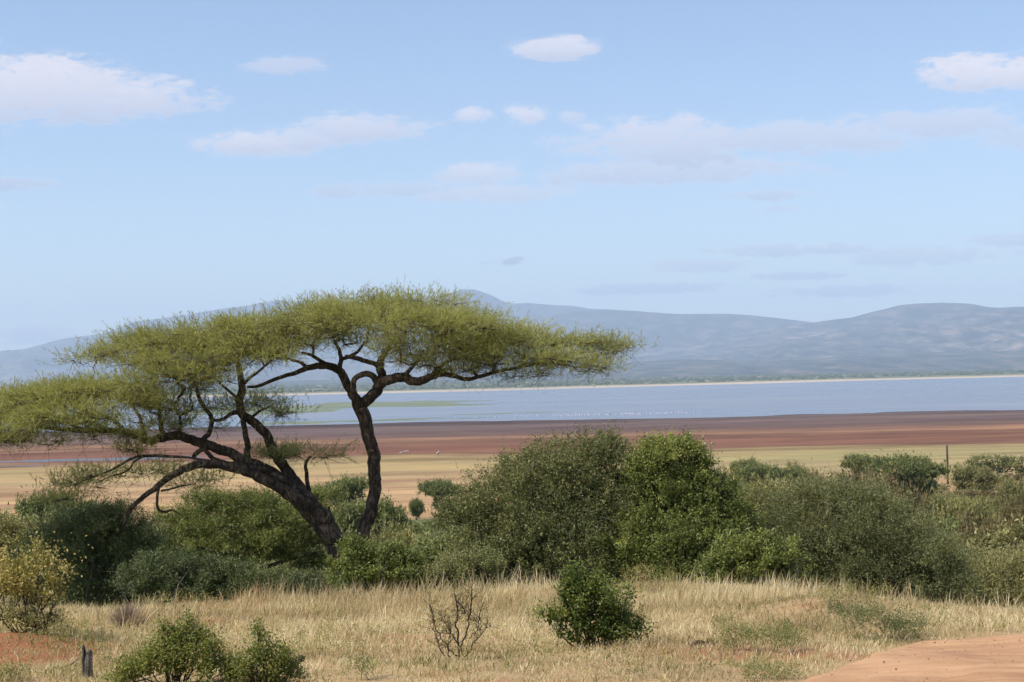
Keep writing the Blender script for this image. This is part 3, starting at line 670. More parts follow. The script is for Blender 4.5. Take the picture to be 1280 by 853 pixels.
tr_L = [(450, 800, 40, 0), (438, 745, 30, 0), (431, 716, 26, 0), (424, 697, 24.5, 0), (415, 672, 24.5, 0), (404, 654, 26, 0), (396, 643, 27, 0), (387, 634, 27, 0), (380, 626, 24, 0)]
lm_L = [[(388, 636, 20, -.2), (376, 628, 17, -.3), (366, 620, 16, -.4), (352, 611, 14.5, -.5), (337, 603, 14, -.6), (321, 595, 13.5, -.7), (304, 587, 13, -.8), (287, 583, 12, -.9), (271, 580.5, 11.5, -1), (258, 580, 10.5, -1), (247, 581, 10, -1.1), (235, 584.5, 9.5, -1.1), (222, 590, 9, -1.2), (210, 598, 8.5, -1.2), (199, 606, 8, -1.2), (189, 614, 7, -1.3), (179, 621, 6.5, -1.3), (170, 629, 6, -1.3), (163, 637, 5.5, -1.3), (158, 648, 4, -1.3), (154, 661, 2.5, -1.2)],
        [(386, 634, 18, .1), (372, 620, 15, .1), (360, 606, 14, .1), (350, 597.5, 13.5, .1), (337, 589, 13, .1), (324, 583.5, 13, 0), (311, 577, 12.5, 0), (297, 571, 12.5, 0), (284, 565, 12, 0), (271, 560, 12, -.1), (258, 555.5, 11.5, -.1), (245, 552, 11.5, -.2), (233, 547.5, 11, -.2), (222, 545, 11, -.3), (210, 546, 10.5, -.3), (199, 548, 10.5, -.3), (188, 551, 10, -.4), (179, 549, 9.5, -.4), (169, 543.5, 9, -.4), (157, 540, 8.5, -.4), (144, 539, 7.5, -.5), (131, 538, 7.5, -.5), (115, 538, 6.5, -.5), (98, 538, 6, -.5), (82, 537, 5, -.5), (66, 536, 4, -.4), (45, 534, 3, -.3), (20, 531, 2.2, 0)],
        [(388, 634, 18, .2), (379, 618, 15, .2), (370, 604, 14.5, .3), (361, 592, 13.5, .3), (353, 581, 13, .3), (347, 573, 12, .3), (342, 565, 12, .3), (337, 552, 11.5, .3), (330, 540, 11, .3), (322, 531, 11, .3), (313, 525, 11, .3), (304, 519.5, 11, .3), (300, 512, 10, .3), (299, 500, 9.5, .3), (302, 489, 9, .3), (301, 476, 8, .3), (299, 462, 7, .3), (295, 448, 5, .5), (292, 435, 3.5, .8)],
        [(311, 578, 8, .1), (309.5, 566, 8, .1), (309, 553, 7, .2), (306, 539, 6.5, .2), (304, 526, 6.5, .3), (303, 518, 6, .3)],
        [(358, 603, 7, -.4), (344, 594, 6.5, -.4), (325, 585, 6, -.45), (306, 580.5, 5.5, -.5), (288, 579.5, 5.5, -.5), (275, 577, 5.5, -.5), (265, 572, 5.5, -.5), (259, 565, 5.5, -.45), (253, 562.5, 5.5, -.4), (246, 566, 6, -.4), (242, 573, 5, -.4)],
        [(247, 555, 6.5, -.2), (256, 548, 6.5, -.1), (262, 540, 6, 0), (264.5, 529, 6, 0), (263, 519, 5.5, 0), (256, 510, 5.5, 0), (251, 502, 5, 0), (248, 494, 4.5, .1), (244, 480, 3.5, .3), (240, 465, 2.5, .5)],
        [(263, 524, 4.5, 0), (272, 526, 4, 0), (281, 523, 4.5, .1), (289, 517.5, 5, .2), (297, 516, 6, .3)],
        [(206, 547, 7, -.3), (202, 536, 6, -.2), (200, 523, 5.5, -.1), (199, 508, 5, 0), (196, 494, 4, .2), (190, 478, 3, .5)],
        [(390, 636, 7, .4), (387.5, 622, 6, .6), (384.5, 606, 5.5, .7), (383, 592, 5, .8), (382, 580, 4, .9), (388, 570, 2.5, 1.)],
        [(340, 590, 4, -.5), (300, 581, 3, -.9), (262, 576, 3, -.8), (234, 572, 3, -.8), (218, 571, 3.5, -.8), (202, 570, 4, -.8), (187, 570, 3.5, -.8), (173, 570.5, 3.2, -.8), (162, 575, 3, -.8), (151, 581, 2.8, -.8), (141, 587, 2.5, -.8), (128, 592, 2, -.8), (114, 597, 1.8, -.8), (94, 606, 1.3, -.8)],
        [(180, 570.5, 2.5, -.8), (168, 577, 2.4, -.8), (162, 586, 2.3, -.8), (152, 592, 2, -.8), (140, 595, 1.6, -.7), (120, 604, 1.2, -.7)],
        [(199, 607, 4, -1.2), (197, 618, 3.5, -1.2), (196, 630, 3.5, -1.2), (199, 638, 3.2, -1.2), (207, 640, 3, -1.2), (215, 638, 2.6, -1.2), (225, 643, 1.6, -1.2)],
        [(201, 614, 3, -1.2), (212, 612, 2.6, -1.1), (226, 608, 2.2, -1.), (242, 605, 1.5, -.9)],
        [(157, 540, 5, -.4), (148, 530, 5, 0), (135, 522, 4, .3), (115, 515, 3, .6), (90, 508, 2.5, .8)],
        [(183, 550, 5, -.4), (178, 532, 4.5, .1), (172, 517, 4, .4), (160, 500, 3, .7)],
        [(98, 538, 4, -.5), (85, 528, 3.5, -.2), (65, 520, 3, 0), (40, 512, 2.5, .3)],
        [(222, 545, 5, -.3), (226, 530, 4, -.6), (222, 515, 3.5, -.8), (212, 500, 3, -1)],
        [(300, 485, 5, .3), (312, 473, 4, .3), (325, 463, 3, .3), (340, 450, 2.5, .3)],
        [(300, 500, 4, .3), (290, 492, 3.5, .3), (278, 482, 3, .5), (265, 470, 2.5, .8)],
        [(313, 524, 4, .3), (325, 514, 3, .5), (338, 508, 2.2, .8)]]
pd_L = [(325, 415, 58, 20, 0, 1.9, 1), (275, 421, 62, 20, -.6, 1.9, 1), (218, 428, 62, 17, .3, 1.9, 1), (160, 438, 50, 11, 0, 1.3, .9), (112, 445, 32, 7, 0, .9, .8), (345, 437, 48, 18, -1, 1.6, 1),
        (298, 450, 56, 17, -1.5, 1.7, 1.1), (238, 448, 60, 19, -1.4, 1.9, 1.1), (190, 450, 40, 8, -.6, 1.2, 1), (208, 478, 60, 15, -1.6, 1.7, 1.1), (135, 491, 66, 14, -1., 1.9, 1.1), (72, 496, 60, 16, -.6, 1.8, 1.1),
        (20, 508, 55, 18, 0, 1.9, 1.1), (-40, 520, 60, 20, 0, 1.9, 1), (80, 518, 64, 17, -2, 1.5, 1.1), (22, 533, 58, 15, -1.4, 1.6, 1.1), (150, 510, 52, 16, -1.7, 1.4, 1.1), (250, 472, 48, 14, -1.5, 1.3, 1), (-30, 548, 50, 12, -1, 1.2, .9),
        (205, 508, 46, 10, -1, 1.1, .9), (250, 436, 90, 17, 2.4, 1.8, .8), (110, 494, 90, 11, 2.4, 1.8, .8), (0, 520, 60, 18, 2.4, 1.8, .8), (330, 436, 60, 15, 2, 1.4, .8),
        (240, 531, 42, 7, -.4, .9, .8), (185, 530, 38, 8, -.3, .9, .8), (130, 545, 45, 7, -1, 1., .8), (95, 533, 40, 10, -1.4, 1., .9), (40, 550, 40, 6, -1, .9, .6), (325, 499, 34, 5, .6, 1.0, .8), (285, 508, 25, 6, .8, .8, .6), (382, 568, 40, 6, .2, 1.0, 1.1), (330, 566, 28, 5, .4, .8, .8),
        (248, 600, 28, 7, -.8, .7, 1.1), (90, 603, 28, 7, -.8, .7, .9), (128, 592, 26, 5, -.7, .6, .7), (195, 588, 22, 6, -.9, .6, .35), (85, 618, 20, 4, -.8, .5, .4), (170, 560, 22, 4, -.8, .5, .3), (345, 515, 20, 5, 1., .6, .4)]
bL = stand(449, YL)
umbrella_tree('umbrella_acacia', 'broad acacia leaning left, limbs arching out from one thick slanting trunk, lower tiered crown', YL, bL, tr_L, lm_L, pd_L, [[(411, 655, 6, -.3), (411.5, 645, 4.5, -.35), (411, 633, 2.5, -.35)]], 23)

# ------------------------------------------------------------------ bushes
def bush_parts(blobs, mat, R, n_sh, n_leaf, sh_len, leaf_len, leaf_w, up_=0.45, out=0.8, rnd=0.45, inner=0.22, ground=None, lump=0.22, droop=0.0, jit=0.03, zmin=None, tvar=.15, base_t=0.45, core=0.55, cl_n=13):
    """blobs: n x 6 (centre xyz, radii xyz), in world or local space. Returns leaf arrays"""
    B = np.array(blobs, float)
    area = (B[:, 3] * B[:, 4]) ** .5 * (B[:, 3] * B[:, 5]) ** .5
    nc = max(10, n_sh // cl_n)
    k_ = R.choice(len(B), nc, p=area / area.sum())
    d = unit(R.normal(size=(nc, 3))); d[:, 2] = np.where(d[:, 2] < -0.35, -d[:, 2], d[:, 2])
    inn = R.uniform(size=nc) < inner
    rr = np.where(inn, R.uniform(0.35, 0.75, nc), R.uniform(0.78, 1.04, nc))
    lumpv = fbm(d[:, 0] * 3.1 + B[k_, 0] * 1.3, d[:, 1] * 3.1 + d[:, 2] * 4.0 + B[k_, 2] * 1.7, 3)
    rr = rr * (1 + lump * lumpv)
    Pc = B[k_, :3] + d * B[k_, 3:] * rr[:, None]; rc = (B[k_, 3] * B[k_, 4] * B[k_, 5]) ** (1 / 3) * R.uniform(.16, .34, nc)
    tc_ = base_t + (0.08 * R.normal(size=len(B)))[k_] + 0.25 * lumpv + R.normal(0, 0.11, nc)
    nc_ = unit(d / B[k_, 3:])
    ci = R.integers(0, nc, n_sh); off = unit(R.normal(size=(n_sh, 3)) + nc_[ci] * .5) * (R.uniform(.3, 1, n_sh) ** .6)[:, None]
    P = Pc[ci] + off * rc[ci][:, None] * np.array([1.15, 1.15, .8])
    tint0 = tc_[ci] + R.normal(0, 0.05, n_sh)
    D = unit(nc_[ci] * out * .7 + off * .55 + R.normal(0, rnd, (n_sh, 3)) + np.array([0, 0, up_]))
    P = P - D * sh_len * 0.35
    pos, ax, ll, lw, tn = shoots(P, D, n_leaf, sh_len, leaf_len, leaf_w, R, 0.9, droop, jit, tint0, tvar)
    # coarse inner leaves that close the crown
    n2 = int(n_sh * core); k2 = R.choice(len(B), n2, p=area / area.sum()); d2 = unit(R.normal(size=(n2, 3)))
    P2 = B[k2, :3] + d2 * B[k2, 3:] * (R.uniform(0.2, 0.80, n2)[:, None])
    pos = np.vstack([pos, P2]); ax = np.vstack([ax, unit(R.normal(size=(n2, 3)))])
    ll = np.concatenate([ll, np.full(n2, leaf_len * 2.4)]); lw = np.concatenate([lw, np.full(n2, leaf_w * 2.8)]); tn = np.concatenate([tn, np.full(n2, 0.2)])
    if zmin is not None:
        m_ = pos[:, 2] > zmin(pos); pos, ax, ll, lw, tn = pos[m_], ax[m_], ll[m_], lw[m_], tn[m_]
    return pos, ax, ll, lw, tn

def stems(base, targets, R, r0_=0.03, name='stem', parent=None, mat=None, spread_=0.25):
    bag = Bag(); O = np.array(base)
    for tg in targets:
        b0 = O + np.array([R.normal(0, spread_), R.normal(0, spread_), -0.15]); tg = np.array(tg)
        mid = (b0 * 0.5 + tg * 0.5) + R.normal(0, 0.12, 3) * np.linalg.norm(tg - b0)
        P = spline([b0, mid, tg], 5); rr = np.linspace(r0_, r0_ * 0.25, len(P))
        V, Q, T = tube(P, rr, 6, 0, 0, False); bag.add(V - O, Q)
        for _ in range(4):
            a = P[R.integers(3, len(P))]; hL = np.linalg.norm(tg - b0); V, Q, T = tube(spline([a, a + (tg - b0) * .07 + R.normal(0, .03, 3) * hL, a + (tg - b0) * .12 + R.normal(0, .05, 3) * hL], 2), np.linspace(r0_ * .35, r0_ * .1, 5), 4, 0, 0, False); bag.add(V - O, Q)
    return link(name, bag.mesh(name, mat or M_TWIG), parent)

def hero_bush(name, label, cat, Y0, bpx, blobs, mat, seed, n_sh, n_leaf, sh_len, leaf_len, leaf_w, group=None, second=None, **kw):
    """blobs in px: (px, py, hw, hh, depth offset, depth radius m)"""
    R = np.random.default_rng(seed); base = stand(bpx, Y0)
    W = []
    for (px, py, hw, hh, dy, hd) in blobs:
        c = at(px, py, Y0 + dy); s = (Y0 + dy) / F; W.append([c[0], c[1], c[2], hw * s, hd, hh * s])
    W = np.array(W)
    root = empty(name, base, label, cat, group)
    k2 = R.choice(len(W), 26); dd = unit(R.normal(size=(26, 3)) + np.array([0, 0, .9])); dd[:, 2] = np.abs(dd[:, 2])
    stems(base, np.vstack([W[:, :3], W[k2, :3] + dd * W[k2, 3:] * R.uniform(.92, 1.07, 26)[:, None]]), R, 0.02 + 0.006 * (W[:, 5].max()), parent=root, name='stems', mat=M_GREYTWIG)
    zf = lambda p: ground_z(p[:, 0], p[:, 1]) + 0.03
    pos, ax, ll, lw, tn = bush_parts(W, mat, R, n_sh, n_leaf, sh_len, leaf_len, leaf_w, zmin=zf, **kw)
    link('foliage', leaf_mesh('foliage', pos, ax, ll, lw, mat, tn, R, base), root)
    return root

# big bushes below the ridge
hero_bush('bush', 'large dark green rounded bush forming the left half of the big middle thicket', 'bush', 44, 670,
          [(735, 605, 62, 56, 0, 1.5), (675, 615, 62, 46, -.4, 1.5), (620, 640, 55, 42, 0, 1.4), (590, 660, 38, 32, .3, 1.1), (700, 665, 80, 58, -1, 1.6), (640, 690, 70, 42, -1.1, 1.4), (760, 650, 45, 60, -.6, 1.3),
           (720, 720, 85, 45, -1, 1.4), (600, 700, 40, 40, -.2, 1.2), (750, 568, 32, 19, .2, .8), (655, 586, 28, 16, 0, .7), (575, 640, 26, 15, .3, .7), (640, 740, 90, 40, -.5, 1.3)], M_DK, 101, 15500, 11, 0.32, 0.064, 0.028, lump=.45, up_=.5, out=.75)
hero_bush('bush', 'tall bright green leafy bush forming the right half of the big middle thicket', 'bush', 43, 850,
          [(838, 580, 36, 28, 0, .9), (862, 600, 34, 30, .2, .9), (850, 640, 60, 46, -.2, 1.4), (892, 632, 38, 34, 0, 1.1), (905, 668, 42, 40, 0, 1.2), (820, 610, 36, 40, 0, 1.1), (850, 690, 80, 44, -.8, 1.5),
           (800, 700, 50, 45, -.6, 1.2), (880, 730, 80, 40, -.5, 1.4), (818, 566, 14, 14, 0, .4), (878, 578, 12, 16, 0, .35), (855, 560, 15, 10, 0, .4), (803, 640, 32, 36, .3, 1.)], M_BG, 102, 13000, 10, 0.28, 0.066, 0.036, lump=.5, up_=.35)
hero_bush('bush', 'broad dome-shaped olive thorn bush at the grass edge, right of the middle thicket', 'bush', 44, 1080,
          [(1055, 645, 58, 38, .4, 1.6), (1000, 652, 44, 34, .6, 1.4), (1100, 664, 54, 38, 0, 1.6), (1145, 698, 42, 32, -.2, 1.3), (1185, 728, 30, 24, -.2, 1.0), (1050, 690, 80, 50, -.6, 1.7), (1120, 715, 85, 45, -.6, 1.6), (985, 690, 46, 44, .2, 1.3), (1060, 740, 120, 40, -.2, 1.5), (1030, 622, 34, 18, .6, .9), (1075, 628, 30, 18, .4, 1.)],
          M_DOME, 103, 17500, 12, 0.42, 0.062, 0.021, lump=.35, up_=.3, droop=.25)
hero_bush('bush', 'lighter leafy green bush rising from the grass edge, left of the olive dome', 'bush', 34, 942,
          [(950, 706, 34, 27, 0, .7), (915, 712, 26, 24, 0, .6), (975, 702, 22, 20, .1, .5), (938, 692, 24, 16, 0, .5), (950, 730, 44, 20, 0, .7), (890, 722, 18, 18, .2, .5)], M_BG, 104, 3600, 8, 0.2, 0.058, 0.036, lump=.7, up_=.5, base_t=.42)
hero_bush('bush', 'low leafy green bush hiding the foot of the two acacia trunks', 'bush', 36, 478,
          [(446, 705, 26, 24, 0, .6), (478, 708, 28, 24, 0, .6), (508, 712, 26, 20, .1, .6), (458, 726, 36, 22, -.2, .7), (500, 728, 34, 18, -.1, .6), (440, 690, 12, 10, 0, .3), (490, 690, 14, 8, 0, .3)], M_BG, 105, 3000, 8, 0.2, 0.06, 0.036, lump=.9, up_=.6, base_t=.28)
hero_bush('bush', 'sparse grey-green bush with pale branches beside the left edge of the middle thicket', 'bush', 36, 575,
          [(575, 716, 32, 20, 0, .6), (548, 724, 22, 14, 0, .5), (606, 712, 26, 22, .1, .5), (590, 735, 40, 16, 0, .5)], M_DK, 106, 1500, 8, 0.2, 0.05, 0.026, lump=.5, up_=.7, base_t=.6)
hero_bush('bush', 'round blue-green bush below the hanging acacia limb at left', 'bush', 50, 120,
          [(130, 672, 52, 38, 0, 1.4), (90, 684, 48, 36, -.4, 1.4), (165, 690, 36, 36, .2, 1.2), (110, 715, 70, 36, -.6, 1.5), (60, 700, 40, 32, .2, 1.1), (150, 738, 60, 28, 0, 1.2), (135, 648, 30, 16, 0, .8)], M_DKB, 107, 9500, 10, 0.34, 0.066, 0.028, lump=.45, up_=.6)
hero_bush('bush', 'olive bush behind the yellow-leaved shrub at the left edge', 'bush', 52, 25,
          [(25, 690, 46, 32, 0, 1.4), (-20, 680, 46, 36, 0, 1.4), (20, 725, 60, 30, 0, 1.4), (62, 668, 30, 18, .4, 1.)], M_OL, 108, 4500, 8, 0.34, 0.08, 0.034, lump=.3)
hero_bush('bush', 'dark green low bush filling the shade left of the slanting trunk', 'bush', 42, 225,
          [(215, 722, 44, 24, 0, 1.0), (270, 728, 46, 20, .2, 1.0), (180, 730, 34, 18, -.1, .9), (330, 735, 44, 16, .3, .9), (385, 738, 36, 14, .4, .8)], M_DKB, 109, 5600, 9, 0.26, 0.058, 0.028, lump=.6, up_=.7)
hero_bush('bush', 'grey-green bush on the slope at the far right, below the brown thorn bushes', 'bush', 56, 1255,
          [(1240, 722, 46, 26, 0, 1.6), (1285, 716, 44, 30, .3, 1.6), (1215, 735, 34, 20, 0, 1.2), (1270, 745, 60, 22, -.6, 1.4), (1330, 720, 44, 34, 0, 1.4)], M_OL, 110, 5200, 9, 0.34, 0.08, 0.03, lump=.3, base_t=.62)
hero_bush('bush', 'olive bush wedged between the middle thicket and the olive dome', 'bush', 58, 950,
          [(950, 640, 46, 34, 0, 1.6), (930, 670, 50, 40, 0, 1.6), (985, 630, 34, 22, .6, 1.2), (940, 720, 60, 40, 0, 1.4)], M_OL, 111, 5000, 9, 0.36, 0.085, 0.034, lump=.3)

# the spreading tree in the hollow left of the slanting trunk: layered crown, dark trunk showing under it
Yt = 62.0; R = np.random.default_rng(55); bT = stand(312, Yt)
root = empty('spreading_tree', bT, 'low spreading green tree with layered crown in the hollow left of the slanting trunk', 'tree')
bag = Bag(); tg = []
for sp in [[(308, 790, 16, 0), (312, 745, 12, 0), (318, 720, 11, 0), (314, 700, 9, 0), (320, 680, 7, 0), (335, 660, 4, 0)], [(314, 712, 8, 0), (296, 698, 6, -.3), (268, 690, 5, -.6), (230, 680, 3, -.8)], [(318, 715, 7, 0), (345, 705, 5, .3), (375, 696, 4, .4), (400, 690, 2, .5)],
           [(316, 698, 6, 0), (290, 672, 4, .6), (270, 652, 3, .9)], [(318, 690, 5, 0), (360, 668, 4, .6), (385, 655, 3, .9)]]:
    P, Rr = limb3(sp, Yt, 5); V, Q, T = tube(P, Rr, 10, .1, 2); bag.add(V - bT, Q, T)
link('trunk', bag.mesh('trunk', M_BARK), root)
W = []
for (px, py, hw, hh, dy, hd) in [(330, 628, 62, 7, .9, 2.0), (385, 637, 36, 7, .8, 1.6), (280, 632, 56, 7, .9, 1.8), (225, 648, 40, 8, .3, 1.6), (350, 646, 56, 7, -.6, 1.8), (290, 655, 50, 8, -1, 1.6), (240, 668, 46, 8, -.8, 1.6), (200, 684, 34, 9, -.6, 1.4), (372, 660, 44, 8, -.6, 1.6),
                             (395, 675, 32, 9, 0, 1.6), (330, 674, 46, 7, -1.3, 1.6), (280, 684, 40, 7, -1.4, 1.4), (350, 694, 36, 6, -1.4, 1.4), (395, 705, 30, 9, .5, 1.4), (230, 702, 40, 9, -.8, 1.4), (290, 705, 24, 7, -1.4, 1.), (260, 622, 34, 6, 1, 1.4), (400, 622, 26, 7, 1, 1.2), (320, 650, 90, 20, 2.2, 1.6), (300, 690, 90, 20, 2.2, 1.4)]:
    c = at(px, py, Yt + dy); s = Yt / F; W.append([c[0], c[1], c[2], hw * s, hd, hh * s])
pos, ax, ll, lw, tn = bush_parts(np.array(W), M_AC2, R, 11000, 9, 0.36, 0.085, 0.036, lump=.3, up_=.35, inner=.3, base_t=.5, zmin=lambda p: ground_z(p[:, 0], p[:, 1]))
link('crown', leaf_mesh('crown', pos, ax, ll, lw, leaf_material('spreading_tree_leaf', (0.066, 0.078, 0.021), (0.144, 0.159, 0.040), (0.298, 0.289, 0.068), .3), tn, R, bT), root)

# ------------------------------------------------------------------ bushes of the slope and the trees of the flats: one of each kind, then copies
def proto_mesh(kind, seed):
    """a bush about 5 m wide standing on the origin: foliage and stem meshes"""
    R = np.random.default_rng(seed); B = []
    if kind == 'round':
        for _ in range(13):
            a = R.uniform(0, 6.28); r = R.uniform(0, 1.7); B.append([r * math.cos(a), r * math.sin(a), R.uniform(0.8, 2.0) - r * 0.25, R.uniform(.7, 1.25), R.uniform(.7, 1.25), R.uniform(.5, .9)])
        n, up_ = 2600, .35
    elif kind == 'flat':
        for _ in range(13):
            a = R.uniform(0, 6.28); r = R.uniform(0.1, 2.1); B.append([r * math.cos(a), r * math.sin(a), 2.35 - r * 0.16 + R.normal(0, .12), R.uniform(.7, 1.15), R.uniform(.7, 1.15), R.uniform(.2, .34)])
        for _ in range(3):
            a = R.uniform(0, 6.28); r = R.uniform(0.2, 1.0); B.append([r * math.cos(a), r * math.sin(a), R.uniform(.9, 1.7), R.uniform(.5, .9), R.uniform(.5, .9), R.uniform(.2, .35)])
        n, up_ = 2500, .3
    else:                                                    # broad and low
        for _ in range(14):
            a = R.uniform(0, 6.28); r = R.uniform(0, 2.2); B.append([r * math.cos(a), r * math.sin(a), R.uniform(0.5, 1.5) - r * 0.12, R.uniform(.6, 1.1), R.uniform(.6, 1.1), R.uniform(.4, .6)])
        n, up_ = 2400, .5
    pos, ax, ll, lw, tn = bush_parts(B, None, R, n, 7, 0.42, 0.14, 0.065, lump=.5, up_=up_, inner=.25, zmin=lambda p: p[:, 2] * 0 + 0.02, jit=.05)
    return B, pos, ax, ll, lw, tn, R
protos = {}
M_FG = leaf_material('slope_green_leaf', (0.087, 0.106, 0.036), (0.172, 0.189, 0.061), (0.314, 0.308, 0.110), .28)
M_PALE = leaf_material('pale_olive_leaf', (0.151, 0.143, 0.051), (0.272, 0.246, 0.087), (0.439, 0.383, 0.152), .28)
def make_proto(key, kind, mat, seed):
    B, pos, ax, ll, lw, tn, R = proto_mesh(kind, seed)
    fol = leaf_mesh('foliage', pos, ax, ll, lw, mat, tn, R)
    bag = Bag()
    for q in range(6):
        tg = np.array(B[q][:3]); b0 = R.normal(0, .12, 3) * np.array([1, 1, 0]); P = spline([b0, b0 * .5 + tg * .5 + R.normal(0, .15, 3), tg], 4)
        V, Q, T = tube(P, np.linspace(.075, .02, len(P)), 5, 0, 0, False); bag.add(V, Q)
    protos[key] = (fol, bag.mesh('stems', M_TWIG))
for q in range(2):
    make_proto(('olive', q), 'round', M_OL, 300 + q); make_proto(('flat', q), 'flat', M_FG, 310 + q)
    make_proto(('brown', q), 'low', M_BR, 320 + q); make_proto(('green', q), 'round', M_FG, 330 + q); make_proto(('pale', q), 'low', M_PALE, 340 + q)
def put_bush(key, x, y, sx, sz, rz, label, group=None, name='bush', cat='bush', sink=0.1):
    fol, st = protos[key]; z = float(ground_z(x, y)) - sink
    e = empty(name, (x, y, z), label, cat, group); e.scale = (sx, sx, sz); e.rotation_euler.z = rz
    link('foliage', fol, e); link('stems', st, e); return e
H0 = {'olive': 2.55, 'green': 2.55, 'flat': 2.75, 'brown': 1.95, 'pale': 1.95}
taken = []
def named(px, ptop, wpx, Y, key, rz, label, **kw):
    b = stand(px, Y); top = at(px, ptop, Y)[2]; sx = wpx * Y / F / 5.2; h = max(top - b[2], 1.2) / H0[key[0]]
    taken.append((b[0], b[1], sx * 2.3)); return put_bush(key, b[0], b[1], sx, h, rz, label, **kw)
named(440, 601, 96, 345, ('flat', 0), .3, 'flat-topped green tree on the flats seen between the two acacia trunks', name='small_tree', cat='tree')
named(552, 603, 62, 330, ('flat', 1), 1.3, 'small flat-topped tree just left of the middle thicket, on the tan flats', name='small_tree', cat='tree')
named(521, 621, 25, 350, ('green', 0), 2.3, 'small ball-shaped bush standing alone on the tan flats')
named(70, 623, 105, 235, ('flat', 1), 2.0, 'pale flat-topped tree behind the left bushes, under the hanging acacia twigs', name='small_tree', cat='tree')
named(12, 651, 56, 300, ('green', 1), 1.0, 'dark low bush at the left edge of the tan flats')
named(937, 574, 54, 430, ('green', 1), .5, 'dark round bush just right of the middle thicket, top showing before the flats')
named(995, 579, 66, 400, ('olive', 0), 1.5, 'rounded olive bush beside the dark round one, on the rim of the flats')
named(1074, 571, 62, 440, ('flat', 0), 2.5, 'small flat-topped dark tree left of the broad green one near the pole', name='small_tree', cat='tree')
named(1135, 574, 120, 330, ('flat', 1), .9, 'broad flat-topped bright green tree left of the wooden pole', name='small_tree', cat='tree')
named(1085, 592, 150, 240, ('brown', 0), .2, 'wide low brownish bush in front of the flat trees left of the pole')
named(1128, 618, 105, 150, ('brown', 1), 1.1, 'dark brown-olive bush with open underside above the olive dome')
named(1222, 650, 110, 110, ('brown', 0), 2.1, 'rounded brown-olive thorn bush at the right, above the grey-green slope')
named(1280, 636, 90, 130, ('brown', 1), 3.1, 'dark brownish bush cut by the right edge of the picture')
named(1195, 618, 110, 200, ('pale', 0), .6, 'pale olive low bush right below the wooden pole')
named(1270, 606, 80, 250, ('olive', 1), .1, 'olive bush below the gnarled tree at the right edge')
named(960, 598, 120, 210, ('pale', 1), 2.9, 'pale olive bush behind the right end of the middle thicket')
named(1040, 606, 100, 140, ('pale', 0), 1.7, 'soft pale olive bush topping the olive dome')
named(1150, 655, 90, 90, ('olive', 1), 4.0, 'olive bush behind the right shoulder of the dome')
named(1200, 690, 80, 75, ('pale', 1), 4.4, 'pale green bush filling the dip right of the olive dome')
named(480, 652, 120, 150, ('pale', 0), 2.6, 'soft olive bush on the slope just right of the slim trunk')
named(540, 668, 110, 110, ('olive', 0), .7, 'round olive bush low between the slim trunk and the middle thicket')
named(455, 632, 120, 220, ('flat', 0), 5.2, 'flat green bush below the flat-topped tree between the trunks')
named(520, 690, 120, 80, ('green', 1), 3.6, 'darker green bush low down in front of the soft olive one')
named(425, 668, 90, 100, ('olive', 1), .4, 'olive bush seen just between the two acacia trunks')
# the gnarled tree at the right edge: own trunk and limbs
Yg = 400.0; bG = stand(1247, Yg); R = np.random.default_rng(77)
root = empty('gnarled_tree', bG, 'dark green spreading tree with a visible bent trunk at the right edge', 'tree'); bag = Bag()
for sp in [[(1247, 614, 6, 0), (1246, 606, 5, 0), (1241, 600, 4, 0), (1230, 594, 3, 0), (1216, 590, 2, 0)], [(1246, 606, 5, 0), (1254, 598, 4, 0), (1266, 592, 2.5, 0)], [(1245, 605, 4, 0), (1247, 594, 3, 0), (1248, 584, 2, 0)]]:
    P, Rr = limb3(sp, Yg, 4); V, Q, T = tube(P, Rr, 8, .1, 1); bag.add(V - bG, Q, T)
link('trunk', bag.mesh('trunk', M_GREY), root); W = []
for (px, py, hw, hh, dy, hd) in [(1215, 585, 22, 7, 0, 3.5), (1238, 579, 28, 8, 0, 4), (1262, 580, 26, 9, 0, 4), (1282, 588, 22, 14, 0, 4), (1203, 592, 10, 5, 0, 2), (1290, 600, 20, 14, 0, 4), (1268, 604, 16, 8, -1, 3), (1250, 588, 22, 6, 2, 4)]:
    c = at(px, py, Yg + dy); s = Yg / F; W.append([c[0], c[1], c[2], hw * s, hd, hh * s])
pos, ax, ll, lw, tn = bush_parts(np.array(W), M_FG, R, 1700, 6, 0.8, 0.34, 0.17, lump=.3, jit=.1)
link('crown', leaf_mesh('crown', pos, ax, ll, lw, M_FG, tn, R, bG), root)

